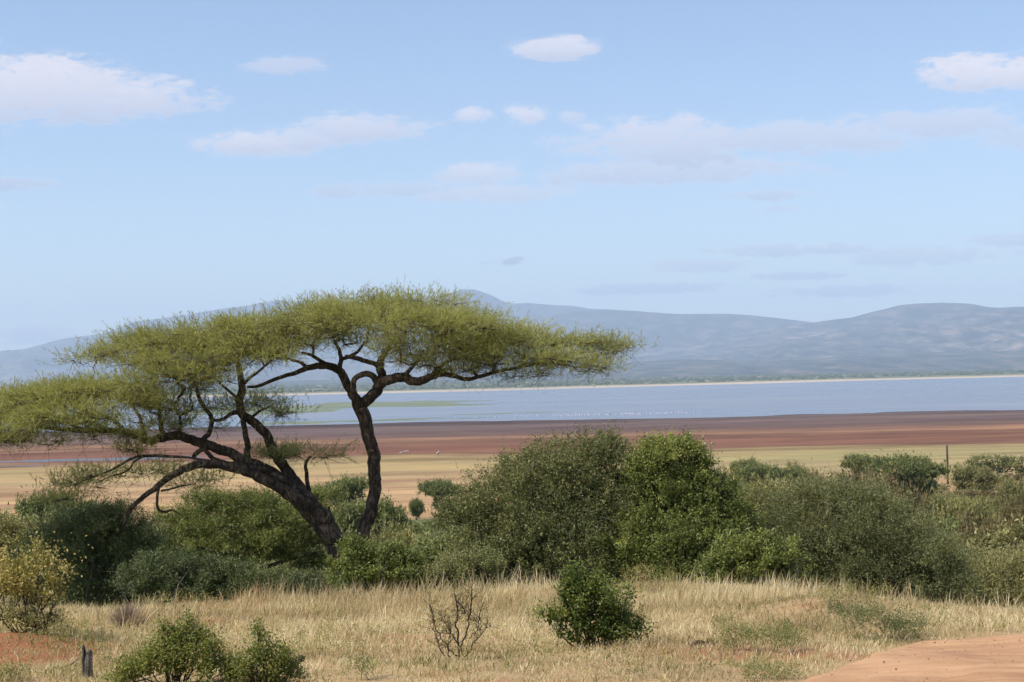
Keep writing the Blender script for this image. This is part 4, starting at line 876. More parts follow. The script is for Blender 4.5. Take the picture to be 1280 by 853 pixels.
# the rest of the scrub on the slope
R = np.random.default_rng(909); n_put = 0
LB = {'olive': ('low round olive thorn bush among many on the slope below the ridge', 'olive thorn bushes scattered over the slope'),
      'green': ('dark green round bush among many on the slope below the ridge', 'dark green bushes scattered over the slope'),
      'flat': ('flat-topped green thorn tree among others on the slope below the ridge', 'flat-topped thorn trees scattered over the slope'),
      'brown': ('low brownish thorn bush among many on the slope below the ridge', 'brownish thorn bushes scattered over the slope'),
      'pale': ('low pale olive bush among many on the slope below the ridge', 'pale olive bushes scattered over the slope')}
tries = 0
while n_put < 270 and tries < 30000:
    tries += 1
    y = 60 + 330 * R.uniform() ** 0.95; u = R.uniform(-0.37, 0.37); x = u * y
    if u < 0.06 and y > 265 + 60 * vnoise(np.array([x / 30.]), np.array([y / 40.]))[0]: continue
    r = (2.3 + 1.7 * R.uniform()) * (1 + y / 420)
    if any((x - a) ** 2 + (y - b_) ** 2 < (0.78 * (r + c_)) ** 2 for a, b_, c_ in taken): continue
    if abs(x - bT[0]) < 6 and abs(y - bT[1]) < 6: continue
    if y < 75 and abs(u) < .4 and R.uniform() < .3: continue
    taken.append((x, y, r)); fv = fbm(np.array([x / 40. + 7]), np.array([y / 60.]))[0] + R.normal(0, .2)
    kn = 'brown' if fv > .38 else ('pale' if fv > .12 else ('olive' if fv > -.12 else ('green' if fv > -.3 else 'flat')))
    if u < 0.0 and kn == 'brown': kn = 'green'
    s = r / 2.3
    put_bush((kn, int(R.integers(2))), x, y, s, s * R.uniform(.75, 1.1) / (1 + (kn in ('olive', 'green')) * .15), R.uniform(0, 6.28), LB[kn][0], LB[kn][1],
             name='small_tree' if kn == 'flat' else 'bush', cat='tree' if kn == 'flat' else 'bush')
    n_put += 1
# low undergrowth between them
R = np.random.default_rng(12); n = 9000
y = 33 + 300 * R.uniform(0, 1, n) ** 1.5; x = R.uniform(-.42, .42, n) * (y + 4)
keep = (fbm(x / 14, y / 14, 3) > -0.25); x = x[keep]; y = y[keep]; n = len(x); s = 0.5 + y / 130
P = np.stack([x, y, ground_z(x, y)], 1); P = np.repeat(P, 3, 0); s3 = np.repeat(s, 3); P += R.normal(0, .28, P.shape) * s3[:, None] * np.array([1, 1, 0]); P[:, 2] = ground_z(P[:, 0], P[:, 1]) + np.abs(R.normal(0, .2, len(P))) * np.minimum(s3, 1.5)
A = unit(R.normal(0, .8, P.shape) + np.array([0, 0, .4]))
link('undergrowth', leaf_mesh('undergrowth', P, A, 0.17 * s3, 0.10 * s3, M_OL, np.clip(.5 + R.normal(0, .2, len(P)), 0, 1), R), kind='stuff', label='low green undergrowth covering the slope between the bushes')

# ------------------------------------------------------------------ far wood beyond the lake
R = np.random.default_rng(31); n = 5200
y = 5200 + 7500 * R.uniform(0, 1, n) ** 1.3; x = R.uniform(-.42, .42, n) * y
m_ = (ground_z(x, y) > 1.5) & (fbm(x / 800, y / 500, 3) + .25 * fbm(x / 160, y / 200, 3) > -0.15 - (y - 5200) / 9000); x, y = x[m_], y[m_]; n = len(x)
ico_v = []; 
for q in range(5): ico_v.append([math.cos(q * 1.2566), math.sin(q * 1.2566), 0.0])
for q in range(5): ico_v.append([.72 * math.cos(q * 1.2566 + .6), .72 * math.sin(q * 1.2566 + .6), .62])
ico_v.append([0, 0, 1.0]); ico_v = np.array(ico_v)
tri = [[q, (q + 1) % 5, 5 + q] for q in range(5)] + [[(q + 1) % 5, 5 + (q + 1) % 5, 5 + q] for q in range(5)] + [[5 + q, 5 + (q + 1) % 5, 10] for q in range(5)]
sx = R.uniform(5, 26, n) * (y / 7000); sz = R.uniform(3, 9, n)
V = (ico_v[None] * (1 + R.normal(0, .12, (n, 11, 1)))) * np.stack([sx, sx, sz], 1)[:, None] + np.stack([x, y, ground_z(x, y) - .5], 1)[:, None]
T = (np.array(tri)[None] + (np.arange(n) * 11)[:, None, None]).reshape(-1, 3)
m, t, b = material('far_wood_leaves'); M_FW = m
t.l.new(t.ramp(t.noise(t.vmul(t.pos(), (.01, .01, .05)), 1.0, 3), [(.35, (0.035, 0.05, 0.028)), (.7, (0.085, 0.10, 0.055))]), b.inputs['Base Color'])
link('far_wood', mesh_from('far_wood', V.reshape(-1, 3), [T], mat=M_FW), kind='stuff', label='dark band of distant woodland along the far shore')

# ------------------------------------------------------------------ grass
def hit_many(px, py):
    return np.array([gp(a, b_) for a, b_ in zip(px, py)])
def grass(name, label, n_tuft, per, seed, mat, h, wdt, accept, spread=0.07, lean=0.35, tv=.2, yr=(12.2, 31.5), seeds=False, tb=.5, hmap=None):
    R = np.random.default_rng(seed)
    y = np.sqrt(R.uniform(yr[0] ** 2, yr[1] ** 2, n_tuft)); x = R.uniform(-1, 1, n_tuft) * (0.335 * y + 2.0)
    p = accept(x, y); k_ = R.uniform(size=n_tuft) < p; x = x[k_]; y = y[k_]
    tr_ = on_track(x, y); k_ = tr_ < -0.02 + .16 * np.abs(R.normal(size=len(x))) * (R.uniform(size=len(x)) < .35); x = x[k_]; y = y[k_]; n = len(x)
    hh = h * (0.75 + 0.6 * fbm(x / 1.3 + 3, y / 1.3, 3)) * R.uniform(.7, 1.3, n)
    if hmap is not None: hh = hh * hmap(x, y)
    tint = tb + 0.55 * fbm(x / 1.7 + 9, y / 1.7 + 2, 3) + R.normal(0, .09, n)
    ln = R.normal(0, .16, (n, 2)) + np.stack([0.10 + 0 * x, 0 * x], 1)
    i_ = np.repeat(np.arange(n), per); N = len(i_)
    bx = x[i_] + R.normal(0, spread, N); by = y[i_] + R.normal(0, spread, N)
    b0 = np.stack([bx, by, ground_z(bx, by) - .01], 1)
    L_ = hh[i_] * R.uniform(.45, 1.15, N); dirn = np.stack([ln[i_, 0] + R.normal(0, lean, N), ln[i_, 1] + R.normal(0, lean, N), np.ones(N)], 1)
    dirn = unit(dirn); sag = R.uniform(.0, .45, N)
    mid = b0 + dirn * (L_ * .55)[:, None]; hz = dirn * np.array([1, 1, 0]); tip = b0 + dirn * L_[:, None] + hz * (L_ * sag)[:, None] - np.array([0, 0, 1]) * (L_ * sag * .35)[:, None]
    a = R.uniform(0, np.pi, N); S = np.stack([np.cos(a), np.sin(a), 0 * a], 1) * (wdt * R.uniform(.6, 1.4, N))[:, None]
    V = np.stack([b0, mid + S * .6, tip, mid - S * .6], 1).reshape(-1, 3); o = np.arange(N)[:, None] * 4
    Q = o + np.array([[0, 1, 2, 3]]); T = []; tn = np.clip(tint[i_] + R.normal(0, tv, N), 0, 1)
    return link(name, mesh_from(name, V, [Q, T], {'tint': np.repeat(tn, 4)}, mat=mat), kind='stuff', label=label)
def g(x, y, cx, cy, rx, ry): return np.exp(-((x - cx) / rx) ** 2 - ((y - cy) / ry) ** 2)
def bare(x, y):
    return np.clip(1.25 * g(x, y, -6.2, 17.2, 1.7, 2.0) + .8 * g(x, y, -3.9, 19.6, .9, .7) + .5 * g(x, y, 4.1, 19.6, .7, .5) + .35 * g(x, y, 2.2, 15.0, 1.0, .8) + 1.1 * np.clip(-.1 + fbm(x / 1.1 + 31, y / 1.1, 3), 0, .6), 0, 1)
acc_dry = lambda x, y: np.clip(1.0 - 1.05 * bare(x, y) , 0.03, 1) * (1 - .55 * np.clip(g(x, y, -3.0, 14.4, 2.0, 1.2) + g(x, y, 3.0, 16.2, .9, 1.3), 0, 1))
grass('dry_grass', 'dry straw-coloured grass covering the ridge', 27000, 11, 41, M_STR, 0.20, 0.0060, acc_dry, hmap=lambda x, y: .62 + .55 * np.clip((y - 15) / 12, 0, 1))
grass('tall_dry_grass', 'taller pale seeding grass along the crest of the ridge', 5600, 9, 42, M_STR, 0.48, 0.0065,
      lambda x, y: np.clip(.02 + fbm(x / 1.1, y / 1.6, 3) * 2.2 + .4 * g(x, y, -3.6, 26, 2.5, 2) + .5 * g(x, y, 6.5, 25, 2.5, 3), 0, 1) * np.clip((y - 19) / 5, 0, 1), spread=.06, lean=.16, tb=.52, yr=(19, 31))
grass('green_grass', 'patches of green grass and weeds between the dry grass', 11000, 9, 43, M_GRB, 0.15, 0.0075,
      lambda x, y: np.clip(1.8 * fbm(x / 1.1 + 50, y / .8, 3) + .02 + 1.0 * g(x, y, -3.2, 14.4, 2.2, 1.3) + .7 * g(x, y, 3.2, 15.6, 1.1, 1.5) + .6 * g(x, y, 5.4, 20.4, 1.2, .8) + .3 * g(x, y, -5.2, 19.8, .8, 1.6) + .25 * g(x, y, 0, 28, 9, 2), 0, 1), lean=.45)
grass('reddish_grass', 'patches of reddish dead grass', 5200, 10, 44, M_RED, 0.14, 0.006,
      lambda x, y: np.clip(1.4 * fbm(x / .9 + 80, y / .8 + 9, 3) - .25 + .5 * g(x, y, 2.1, 17.5, .8, .7) + .8 * g(x, y, -1.9, 14.2, .8, .7) + .8 * g(x, y, 2.0, 14.6, .6, .7) + .5 * g(x, y, 4, 20, .9, .5) + .4 * g(x, y, -5, 16, 2, 1.4), 0, 1), lean=.4)

grass('seed_grass', 'pinkish seeding grass stalks along the crest at the left', 900, 7, 45, M_RED, 0.50, 0.006,
      lambda x, y: np.clip(1.2 * g(x, y, -4.3, 26.5, 1.8, 2.2) + .5 * g(x, y, 6.8, 25, 1.6, 2.5) + .5 * g(x, y, 1.8, 27, 1, 2), 0, 1), spread=.06, lean=.13, tb=.7, yr=(22, 31))
R = np.random.default_rng(46); n = 2600; y = np.sqrt(R.uniform(13 ** 2, 28 ** 2, n)); x = R.uniform(-1, 1, n) * (.335 * y + 1.5)
k_ = (R.uniform(size=n) < np.clip(.12 + 1.5 * fbm(x / 1.5 + 70, y / 1.2 + 12, 3) + .5 * g(x, y, -2.5, 16, 3, 2.5) + .4 * g(x, y, -5, 18.5, 1.2, 2), 0, 1)) & (on_track(x, y) < -.15); x, y = x[k_], y[k_]; n = len(x)
P = np.stack([x, y, ground_z(x, y)], 1); P = np.repeat(P, 3, 0) + R.normal(0, .03, (n * 3, 3)) * np.array([1, 1, 0]); D = unit(R.normal(0, .35, P.shape) + np.array([0, 0, 1]))
pos, ax, ll, lw, tn = shoots(P + D * .05, D, 9, .2, .026, .012, R, 1.0, 0, .012, np.repeat(R.uniform(.2, .8, n), 3), .1)
link('weeds', leaf_mesh('weeds', pos, ax, ll, lw, M_PALE, tn, R), kind='stuff', label='small grey-green weeds scattered through the dry grass')

# ------------------------------------------------------------------ shrubs standing in the grass
def px_shrub(name, label, cat, foot, blobs, mat, seed, n_sh, n_leaf, sh_len, leaf_len, leaf_w, group=None, stem_r=.012, **kw):
    b0 = gp(*foot); Y0 = b0[1]; R = np.random.default_rng(seed); W = []
    for (px, py, hw, hh, dy, hd) in blobs:
        c = at(px, py, Y0 + dy); s = Y0 / F; W.append([c[0], c[1], c[2], hw * s, hd, hh * s])
    W = np.array(W); root = empty(name, b0, label, cat, group)
    stems(b0, np.vstack([W[:, :3], W[:, :3] + np.array([0.02, 0.03, .08])]), R, stem_r, parent=root, name='stems', spread_=.05)
    pos, ax, ll, lw, tn = bush_parts(W, mat, R, n_sh, n_leaf, sh_len, leaf_len, leaf_w, zmin=lambda p: ground_z(p[:, 0], p[:, 1]) + .01, **kw)
    link('foliage', leaf_mesh('foliage', pos, ax, ll, lw, mat, tn, R, b0, big=True), root); return root
px_shrub('shrub', 'upright dark-leaved green shrub standing alone in the dry grass at the centre', 'shrub', (745, 812),
         [(735, 742, 26, 24, 0, .22), (728, 724, 15, 13, 0, .13), (752, 760, 30, 24, 0, .25), (725, 765, 24, 20, 0, .2), (770, 778, 24, 20, .05, .2), (740, 790, 34, 18, -.05, .25), (702, 774, 20, 9, 0, .12), (716, 745, 12, 14, 0, .12), (770, 795, 26, 14, 0, .2), (785, 790, 14, 14, 0, .12), (705, 748, 8, 8, 0, .08), (684, 768, 10, 5, 0, .08), (730, 712, 5, 7, 0, .05), (800, 782, 7, 6, 0, .06), (715, 795, 14, 8, 0, .1)],
         leaf_material('shrub_leaf', (0.041, 0.061, 0.019), (0.095, 0.132, 0.030), (0.257, 0.275, 0.060), .3), 501, 1500, 8, .14, .033, .019, lump=1.2, up_=.7, inner=.3, base_t=.45, core=.3, tvar=.2)
px_shrub('shrub', 'bright yellow-green leafy shrub at the bottom left beside the dead stump', 'shrub', (220, 858),
         [(228, 803, 18, 13, 0, .16), (204, 818, 20, 12, 0, .16), (252, 816, 18, 14, 0, .16), (186, 834, 24, 11, 0, .18), (226, 834, 34, 15, -.05, .2), (262, 834, 18, 14, 0, .16), (206, 792, 7, 9, 0, .07), (236, 786, 8, 9, 0, .07), (165, 842, 20, 9, 0, .15), (248, 795, 8, 8, 0, .07), (290, 845, 20, 8, 0, .15), (148, 850, 16, 6, 0, .12)],
         M_YG, 502, 1500, 9, .13, .027, .014, lump=1.2, up_=1.0, rnd=.4, base_t=.42, core=.2, tvar=.2)
px_shrub('shrub', 'smaller green shrub just right of the bright one, leaning on a dark log', 'shrub', (330, 858),
         [(326, 818, 16, 18, 0, .14), (340, 832, 20, 15, 0, .15), (312, 836, 20, 15, 0, .16), (350, 822, 10, 11, 0, .1), (330, 846, 36, 12, 0, .2), (362, 842, 12, 10, 0, .1), (322, 800, 6, 9, 0, .06)],
         M_YG, 503, 620, 9, .12, .025, .013, lump=1.3, up_=1.0, rnd=.4, base_t=.25, core=.3, tvar=.2)
px_shrub('shrub', 'tall shrub with small yellowing leaves on bare stems at the left edge', 'shrub', (38, 790),
         [(40, 716, 26, 20, 0, .4), (12, 722, 24, 22, 0, .4), (64, 728, 22, 20, 0, .4), (30, 745, 36, 22, 0, .45), (75, 742, 15, 14, 0, .25), (50, 692, 8, 10, 0, .15), (-10, 735, 26, 26, 0, .4), (20, 700, 10, 10, 0, .2), (70, 712, 8, 8, 0, .15)],
         M_YL, 504, 620, 7, .24, .034, .02, lump=.8, up_=.9, inner=.3, stem_r=.012, base_t=.45, core=.1)
px_shrub('shrub', 'low grey-green weed shrub below the yellow-leaved one at the left', 'shrub', (50, 792), [(30, 776, 34, 9, 0, .3), (58, 780, 24, 9, 0, .25), (5, 770, 20, 8, 0, .2)], M_OL, 505, 420, 7, .12, .03, .012, lump=.5, up_=1.1, base_t=.7)
wl = [('low dark green weed clump on the bank right of centre, near the track', (1118, 800), [(1105, 778, 34, 12, 0, .25), (1135, 786, 26, 9, 0, .2), (1080, 772, 30, 10, 0, .2), (1060, 766, 20, 8, 0, .2)], M_DKB, 1500),
      ('grey-green weed patch left of the bank, above the track corner', (950, 815), [(940, 800, 34, 10, 0, .25), (975, 796, 30, 10, 0, .22), (912, 794, 14, 9, 0, .15)], M_FG, 900),
      ('small green weed clump at the bottom edge beside the track', (955, 851), [(955, 843, 30, 8, 0, .15), (982, 848, 16, 6, 0, .1)], M_FG, 340),
      ('small dark weed tuft in the dry grass, above the grey-green patch', (912, 785), [(912, 779, 16, 6, 0, .15)], M_FG, 120),
      ('thin green weeds in the dry grass left of the bare twiggy shrub', (440, 800), [(430, 785, 30, 12, 0, .25), (465, 792, 16, 8, 0, .15)], M_PALE, 150),
      ('leafy weed stalks near the bottom edge left of the bare twiggy shrub', (462, 850), [(460, 828, 14, 18, 0, .12), (448, 838, 14, 12, 0, .1)], M_FG, 150),
      ('pale weeds spreading through the grass right of the small green shrub', (410, 810), [(395, 795, 26, 10, 0, .2), (370, 800, 20, 8, 0, .15)], M_PALE, 130),
      ('little green weed sprig left of the central shrub', (668, 790), [(672, 772, 12, 8, 0, .1), (658, 768, 6, 6, 0, .08)], M_FG, 60),
      ('grey-green weeds on the red soil left of the stump', (85, 800), [(95, 792, 30, 9, 0, .2), (70, 786, 20, 7, 0, .2)], M_PALE, 190),
      ('pale weeds around the foot of the stump', (130, 845), [(135, 830, 22, 14, 0, .15), (80, 845, 24, 8, 0, .15)], M_PALE, 220),
      ('green leafy weeds at the crest before the dark bushes, left of the trunk', (215, 758), [(212, 752, 18, 7, 0, .3), (240, 755, 16, 5, 0, .2)], M_YG, 130),
      ('olive weed clump on the crest, in front of the middle thicket', (800, 742), [(800, 728, 26, 10, 0, .4), (830, 732, 16, 8, 0, .3)], M_PALE, 420),
      ('green weed clump on the crest below the olive dome', (1075, 752), [(1080, 742, 30, 8, 0, .4), (1040, 744, 18, 6, 0, .3)], M_PALE, 380),
      ('green weeds at the bottom left corner', (20, 852), [(15, 845, 30, 9, 0, .15)], M_PALE, 200)]
for q, (lb, ft, bl, mt, ns) in enumerate(wl):
    px_shrub('weed_clump', lb, 'weeds', ft, [(a_, b_, c_ * 1.25, d_ * 1.1, e_, f_ * 1.5) for a_, b_, c_, d_, e_, f_ in bl], mt, 520 + q, int(ns * .75), 7, .10, .022, .008, lump=.7, up_=1.1, rnd=.5, stem_r=.004, base_t=.6, core=0, inner=.5)
# bare twiggy shrub
b0 = gp(572, 826); Y0 = b0[1]; R = np.random.default_rng(71)
root = empty('twiggy_shrub', b0, 'bare dark twiggy shrub with few leaves in the dry grass left of the central shrub', 'shrub'); W = []
for sp in [[(574, 828, 4.5, 0), (573, 800, 4, 0), (570, 780, 3.5, .02), (572, 762, 3, 0), (569, 740, 2, 0)], [(573, 812, 3, 0), (582, 795, 3.5, 0), (587, 770, 3.2, .03), (589, 750, 3, 0), (590, 737, 2.4, 0)],
           [(571, 820, 3, 0), (556, 805, 2.5, 0), (545, 785, 2, 0), (540, 765, 1.6, 0), (536, 757, 1, 0)], [(560, 826, 3, 0), (550, 812, 2.4, 0), (547, 800, 2, 0), (538, 778, 1.4, 0)],
           [(580, 822, 2.6, 0), (592, 805, 2.4, 0), (604, 790, 1.8, 0), (612, 780, 1, 0)], [(576, 815, 2.2, 0), (566, 795, 2, 0), (558, 780, 1.6, 0), (555, 762, 1, 0)], [(586, 800, 2, 0), (597, 785, 1.5, 0), (600, 765, 1, 0)],
           [(588, 775, 2, 0), (580, 765, 1.5, 0), (578, 752, 1, 0)], [(564, 828, 2.4, 0), (560, 815, 2, 0), (562, 790, 1.4, 0), (560, 770, .8, 0)]]:
    P, Rr = limb3(sp, Y0, 5); P = P + R.normal(0, .008, P.shape); Rr = np.maximum(Rr * .62, .0018); V, Q, T = tube(P, Rr, 6, .15, 2); me = Bag(); me.add(V - b0, Q, T)
    for _ in range(15):
        a = P[R.integers(4, len(P))]; dr = unit(R.normal(0, 1, 3) * np.array([1, 1, .5]) + np.array([0, 0, .9]))
        for seg_, (r_a, r_b) in enumerate(((.0032, .0024), (.0024, .0018), (.0018, .0011))):
            e = a + dr * R.uniform(.03, .075); V, Q = sticks(a[None] - b0, e[None] - b0, r_a, r_b); me.add(V, Q); W.append(e)
            for _k in range(2):
                f = e + unit(dr + R.normal(0, .8, 3)) * R.uniform(.02, .06); V, Q = sticks(e[None] - b0, f[None] - b0, .0015, .0008); me.add(V, Q); W.append(f)
            a = e; dr = unit(dr + R.normal(0, .35, 3) + np.array([0, 0, .15]))
    link('stem', me.mesh('stem', M_TWIG), root)
W = np.array(W)[::2]; W = np.repeat(W, 2, 0) + R.normal(0, .02, (len(W) * 2, 3))
link('foliage', leaf_mesh('foliage', W, unit(R.normal(size=W.shape)), .02, .011, M_PALE, R.uniform(.2, .9, len(W)), R, b0), root)
# pinkish dry twiggy clumps
for q, (ft, tp, wd_, lb) in enumerate([((160, 790), 752, 26, 'pinkish-brown dead twig bush in the dry grass behind the bright shrub'), ((700, 738), 722, 24, 'dead brown twigs at the foot of the middle thicket')]):
    b0 = gp(*ft); s = b0[1] / F; R = np.random.default_rng(90 + q); n = 240; a = R.uniform(0, 6.28, n); r = R.uniform(0, 1, n) ** .7
    e = b0 + np.stack([r * np.cos(a) * wd_ * s, r * np.sin(a) * wd_ * s * .7, (ft[1] - tp) * s * (1 - .45 * r ** 2) * R.uniform(.6, 1.05, n)], 1)
    st_ = b0 + (e - b0) * np.array([.25, .25, 0]) - np.array([0, 0, .03]); bag = Bag(); V, Q = sticks(st_ - b0, e - b0, .0035, .0014); bag.add(V, Q)
    f = e + R.normal(0, .05, (n, 3)); mid = st_ * .4 + e * .6; V, Q = sticks(mid - b0, f - b0, .0022, .001); bag.add(V, Q)
    o = link('dead_twigs', bag.mesh('dead_twigs', M_DEAD), loc=b0, label=lb, category='dead bush')
# soil mound and log at the bottom edge
b0 = gp(330, 853); R = np.random.default_rng(5)
V, Q, T = blob_sheet(0, 0, .17, .2, .10, 0, 4.4, .5, 8, 40, .12); V[:, 2] += .03 * fbm(V[:, 0] * 9, V[:, 1] * 9, 3)
m, t, b = material('mound_soil'); a1 = t.noise(t.pos(), 30, 5, .7)
t.l.new(t.ramp(a1, [(.35, (.10, .055, .035)), (.6, (.26, .16, .10))]), b.inputs['Base Color']); t.l.new(t.bump(a1, .9, .02), b.inputs['Normal'])
link('soil_mound', mesh_from('soil_mound', V, [Q, T], smooth=True, mat=m), loc=b0, label='small reddish soil mound at the bottom edge under the dark log', category='mound')
def log_obj(p0, p1, r, label, seed, mat=M_GREY, name='log'):
    p0 = np.array(p0); p1 = np.array(p1); R = np.random.default_rng(seed); k_ = [p0, p0 * .66 + p1 * .34 + R.normal(0, r * .5, 3), p0 * .33 + p1 * .67 + R.normal(0, r * .5, 3), p1]
    P = spline(k_, 7); rr = np.linspace(r, r * .6, len(P)) * (1 + .25 * R.normal(size=len(P)) * .5); V, Q, T = tube(P - p0, rr, 12, .3, seed)
    bag = Bag(); bag.add(V, Q, T); return link(name, bag.mesh(name, mat), loc=p0, label=label, category='log' if name == 'log' else 'branch')
a = gp(352, 850); c = gp(378, 836); log_obj(a + [0, 0, .10], c + [0, 0, .10], .045, 'dark weathered log lying on the soil mound at the bottom edge', 3, M_TWIG)
a = gp(866, 812); c = gp(893, 808); log_obj(a + [0, 0, .03], c + [0, 0, .03], .03, 'dark fallen log in the grass left of the weed patch', 4, M_TWIG)
a = gp(80, 836); c = gp(104, 828); log_obj(a + [0, 0, .02], c + [0, 0, .05], .009, 'pale dead branch lying against the stump', 6, M_GREY, 'dead_branch')
a = gp(165, 858); c = gp(208, 848); log_obj(a + [0, 0, .03], c + [0, 0, .05], .008, 'pale dead branch under the bright shrub', 8, M_GREY, 'dead_branch')
# stump: split weathered post of wood
b0 = gp(108, 846); s = b0[1] / F; root = empty('stump', b0, 'short split grey dead stump standing in the red soil at the bottom left', 'stump')
for q, (dx_, h, r, lean_) in enumerate([(-1.6, 39, 2.5, -2.0), (1.4, 33, 2.8, 1.6), (3.6, 20, 2.2, 2)]):
    P = spline([[dx_ * s, 0, -.05], [(dx_ + lean_ * .4) * s, 0, h * .4 * s], [(dx_ + lean_ * .8) * s, .01, h * .8 * s], [(dx_ + lean_) * s, 0, h * s]], 8)
    rr = r * s * np.concatenate([np.linspace(1.15, .8, len(P) - 4), [.7, .62, .4, .12]]); V, Q, T = tube(P, rr, 16, 1.3, 4 + q * 3); bag = Bag(); bag.add(V, Q, T); link('trunk', bag.mesh('trunk', M_GREY), root)
# stones
m, t, b = material('stone'); a1 = t.noise(t.pos(), 25, 5, .7); t.l.new(t.ramp(a1, [(.3, (.22, .15, .11)), (.7, (.46, .36, .29))]), b.inputs['Base Color']); t.l.new(t.bump(a1, .8, .01), b.inputs['Normal'])
for q, (px, py, r, lb) in enumerate([(867, 804, .035, 'small pale stone beside the dark fallen log'), (538, 738, .10, 'pale stone at the crest between the acacia foot bush and the middle thicket'), (1013, 851, .02, 'small dark pebble on the track edge at the bottom')]):
    b0 = gp(px, py); th = np.linspace(0, math.pi, 9); V = []; seg = 14
    for a_ in th:
        for k_ in range(seg):
            f = k_ / seg * 2 * math.pi; d_ = np.array([math.sin(a_) * math.cos(f), math.sin(a_) * math.sin(f), math.cos(a_)]); rr = 1 + .35 * fbm(np.array([d_[0] * 1.3 + q * 5]), np.array([d_[1] * 1.3 + d_[2]]))[0]; V.append(d_ * rr * np.array([1, .8, .55]) * r)
    i, j = np.meshgrid(np.arange(8), np.arange(seg), indexing='ij'); Q = np.stack([i * seg + j, (i + 1) * seg + j, (i + 1) * seg + (j + 1) % seg, i * seg + (j + 1) % seg], -1).reshape(-1, 4)
    link('stone', mesh_from('stone', np.array(V), [Q], smooth=True, mat=m), loc=b0 + np.array([0, 0, r * .25]), label=lb, category='stone')

# grit and clods on the track and the bare soil
R = np.random.default_rng(88); n = 6000; y = R.uniform(12, 22, n); x = R.uniform(-.34, .36, n) * y + R.normal(0, .3, n)
k_ = (R.uniform(size=n) < .25 + .75 * np.clip(-np.abs(track_y(x) - y - .15) + .5, 0, 1)) | (R.uniform(size=n) < bare(x, y)); x, y = x[k_], y[k_]; n = len(x); z = ground_z(x, y) + np.where(on_track(x, y) > 0, .03, 0)
rr = .006 + .012 * R.uniform(0, 1, n) ** 4; oc = np.array([[1, 0, 0], [0, 1, 0], [-1, 0, 0], [0, -1, 0], [0, 0, .7], [0, 0, -.5]], float)
V = oc[None] * (rr[:, None, None] * R.uniform(.6, 1.3, (n, 6, 1))) + np.stack([x, y, z + .002], 1)[:, None]
T = np.array([[0, 1, 4], [1, 2, 4], [2, 3, 4], [3, 0, 4], [1, 0, 5], [2, 1, 5], [3, 2, 5], [0, 3, 5]])[None] + (np.arange(n) * 6)[:, None, None]
m, t, b = material('grit'); t.l.new(t.ramp(t.noise(t.pos(), 12, 3), [(.35, (.13, .08, .05)), (.65, (.42, .28, .18))]), b.inputs['Base Color'])
link('gravel', mesh_from('gravel', V.reshape(-1, 3), [T.reshape(-1, 3)], mat=m), kind='stuff', label='loose grit and small clods on the track edge and bare soil')

# ------------------------------------------------------------------ pole on the flats
b0 = stand(1185, 440); top = at(1183.3, 557, 440)
root = empty('wooden_pole', b0, 'dark wooden pole standing alone behind the bushes at the right', 'pole')
V, Q, T = tube(np.array([[0, 0, -.5], [0, 0, 3], [0.02, 0, 7], [0, 0, top[2] - b0[2]]]), np.array([.30, .29, .27, .25]), 12, .04, 1); bag = Bag(); bag.add(V, Q, T); link('post', bag.mesh('post', M_POLE), root)
V, Q, T = tube(np.array([[0, 0, top[2] - b0[2] + .004], [0, 0, top[2] - b0[2] + .12], [0, 0, top[2] - b0[2] + .2]]), np.array([.29, .28, .08]), 12, 0, 1); bag = Bag(); bag.add(V, Q, T); link('cap', bag.mesh('cap', M_GREY), root)

# ------------------------------------------------------------------ grazing animals on the flats
m, t, b = material('animal_coat'); tcn = t.new('ShaderNodeTexCoord').outputs['Object']
t.l.new(t.ramp(t.noise(tcn, 1.6, 3), [(.4, (.26, .21, .17)), (.6, (.48, .42, .36))]), b.inputs['Base Color']); M_COAT = m
def animal(px, py, rz, graze, label, sc_=1.0):
    b0 = gp(px, py); me = bpy.data.meshes.new('animal'); 
    hd = [(0.95, 0, 1.25), (1.22, 0, 1.0), (1.40, 0, .55), (1.52, 0, .28)] if graze else [(0.95, 0, 1.30), (1.15, 0, 1.62), (1.28, 0, 1.78), (1.58, 0, 1.66)]
    v = [(0, 0, 1.08), (.35, 0, 1.08), (.7, 0, 1.14)] + hd + [(-.35, 0, 1.08), (-.68, 0, 1.10), (-.86, 0, .95), (-.92, 0, .55)]
    e = [(0, 1), (1, 2), (2, 3), (3, 4), (4, 5), (5, 6), (0, 7), (7, 8), (8, 9), (9, 10)]; r = [.33, .32, .29, .20, .15, .13, .07, .32, .27, .05, .03]
    for sx_, j0, kz in ((.66, 2, 0), (-.62, 8, 1)):
        for sy in (-.16, .16):
            o = len(v); off = .05 * (1 if sy > 0 else -1)
            if kz: v += [(sx_ - .02, sy, .85), (sx_ + .06 + off, sy, .62), (sx_ - .06 + off, sy, .36), (sx_ - .03 + off, sy, .0)]
            else: v += [(sx_, sy, .82), (sx_ + off, sy, .58), (sx_ + .01 + off, sy, .34), (sx_ + off, sy, .0)]
            e += [(j0, o), (o, o + 1), (o + 1, o + 2), (o + 2, o + 3)]; r += [.15, .08, .055, .05]
    o = len(v); v += [(hd[2][0] - .03, .10, hd[2][2] + .16), (hd[2][0] - .03, -.10, hd[2][2] + .16)]; e += [(5, o), (5, o + 1)]; r += [.035, .035]
    me.from_pydata(v, e, []); ob = bpy.data.objects.new('antelope', me); col.objects.link(ob)
    sk = ob.modifiers.new('skin', 'SKIN'); sub = ob.modifiers.new('sub', 'SUBSURF'); sub.levels = 1; sub.render_levels = 1
    for q, sv in enumerate(me.skin_vertices[0].data): sv.radius = (r[q], r[q]); sv.use_root = (q == 0)
    me.materials.append(M_COAT); ob.location = b0; ob.rotation_euler.z = rz; ob.scale = (sc_,) * 3; ob['label'] = label; ob['category'] = 'antelope'; ob['group'] = 'pale animals grazing on the lake flats'
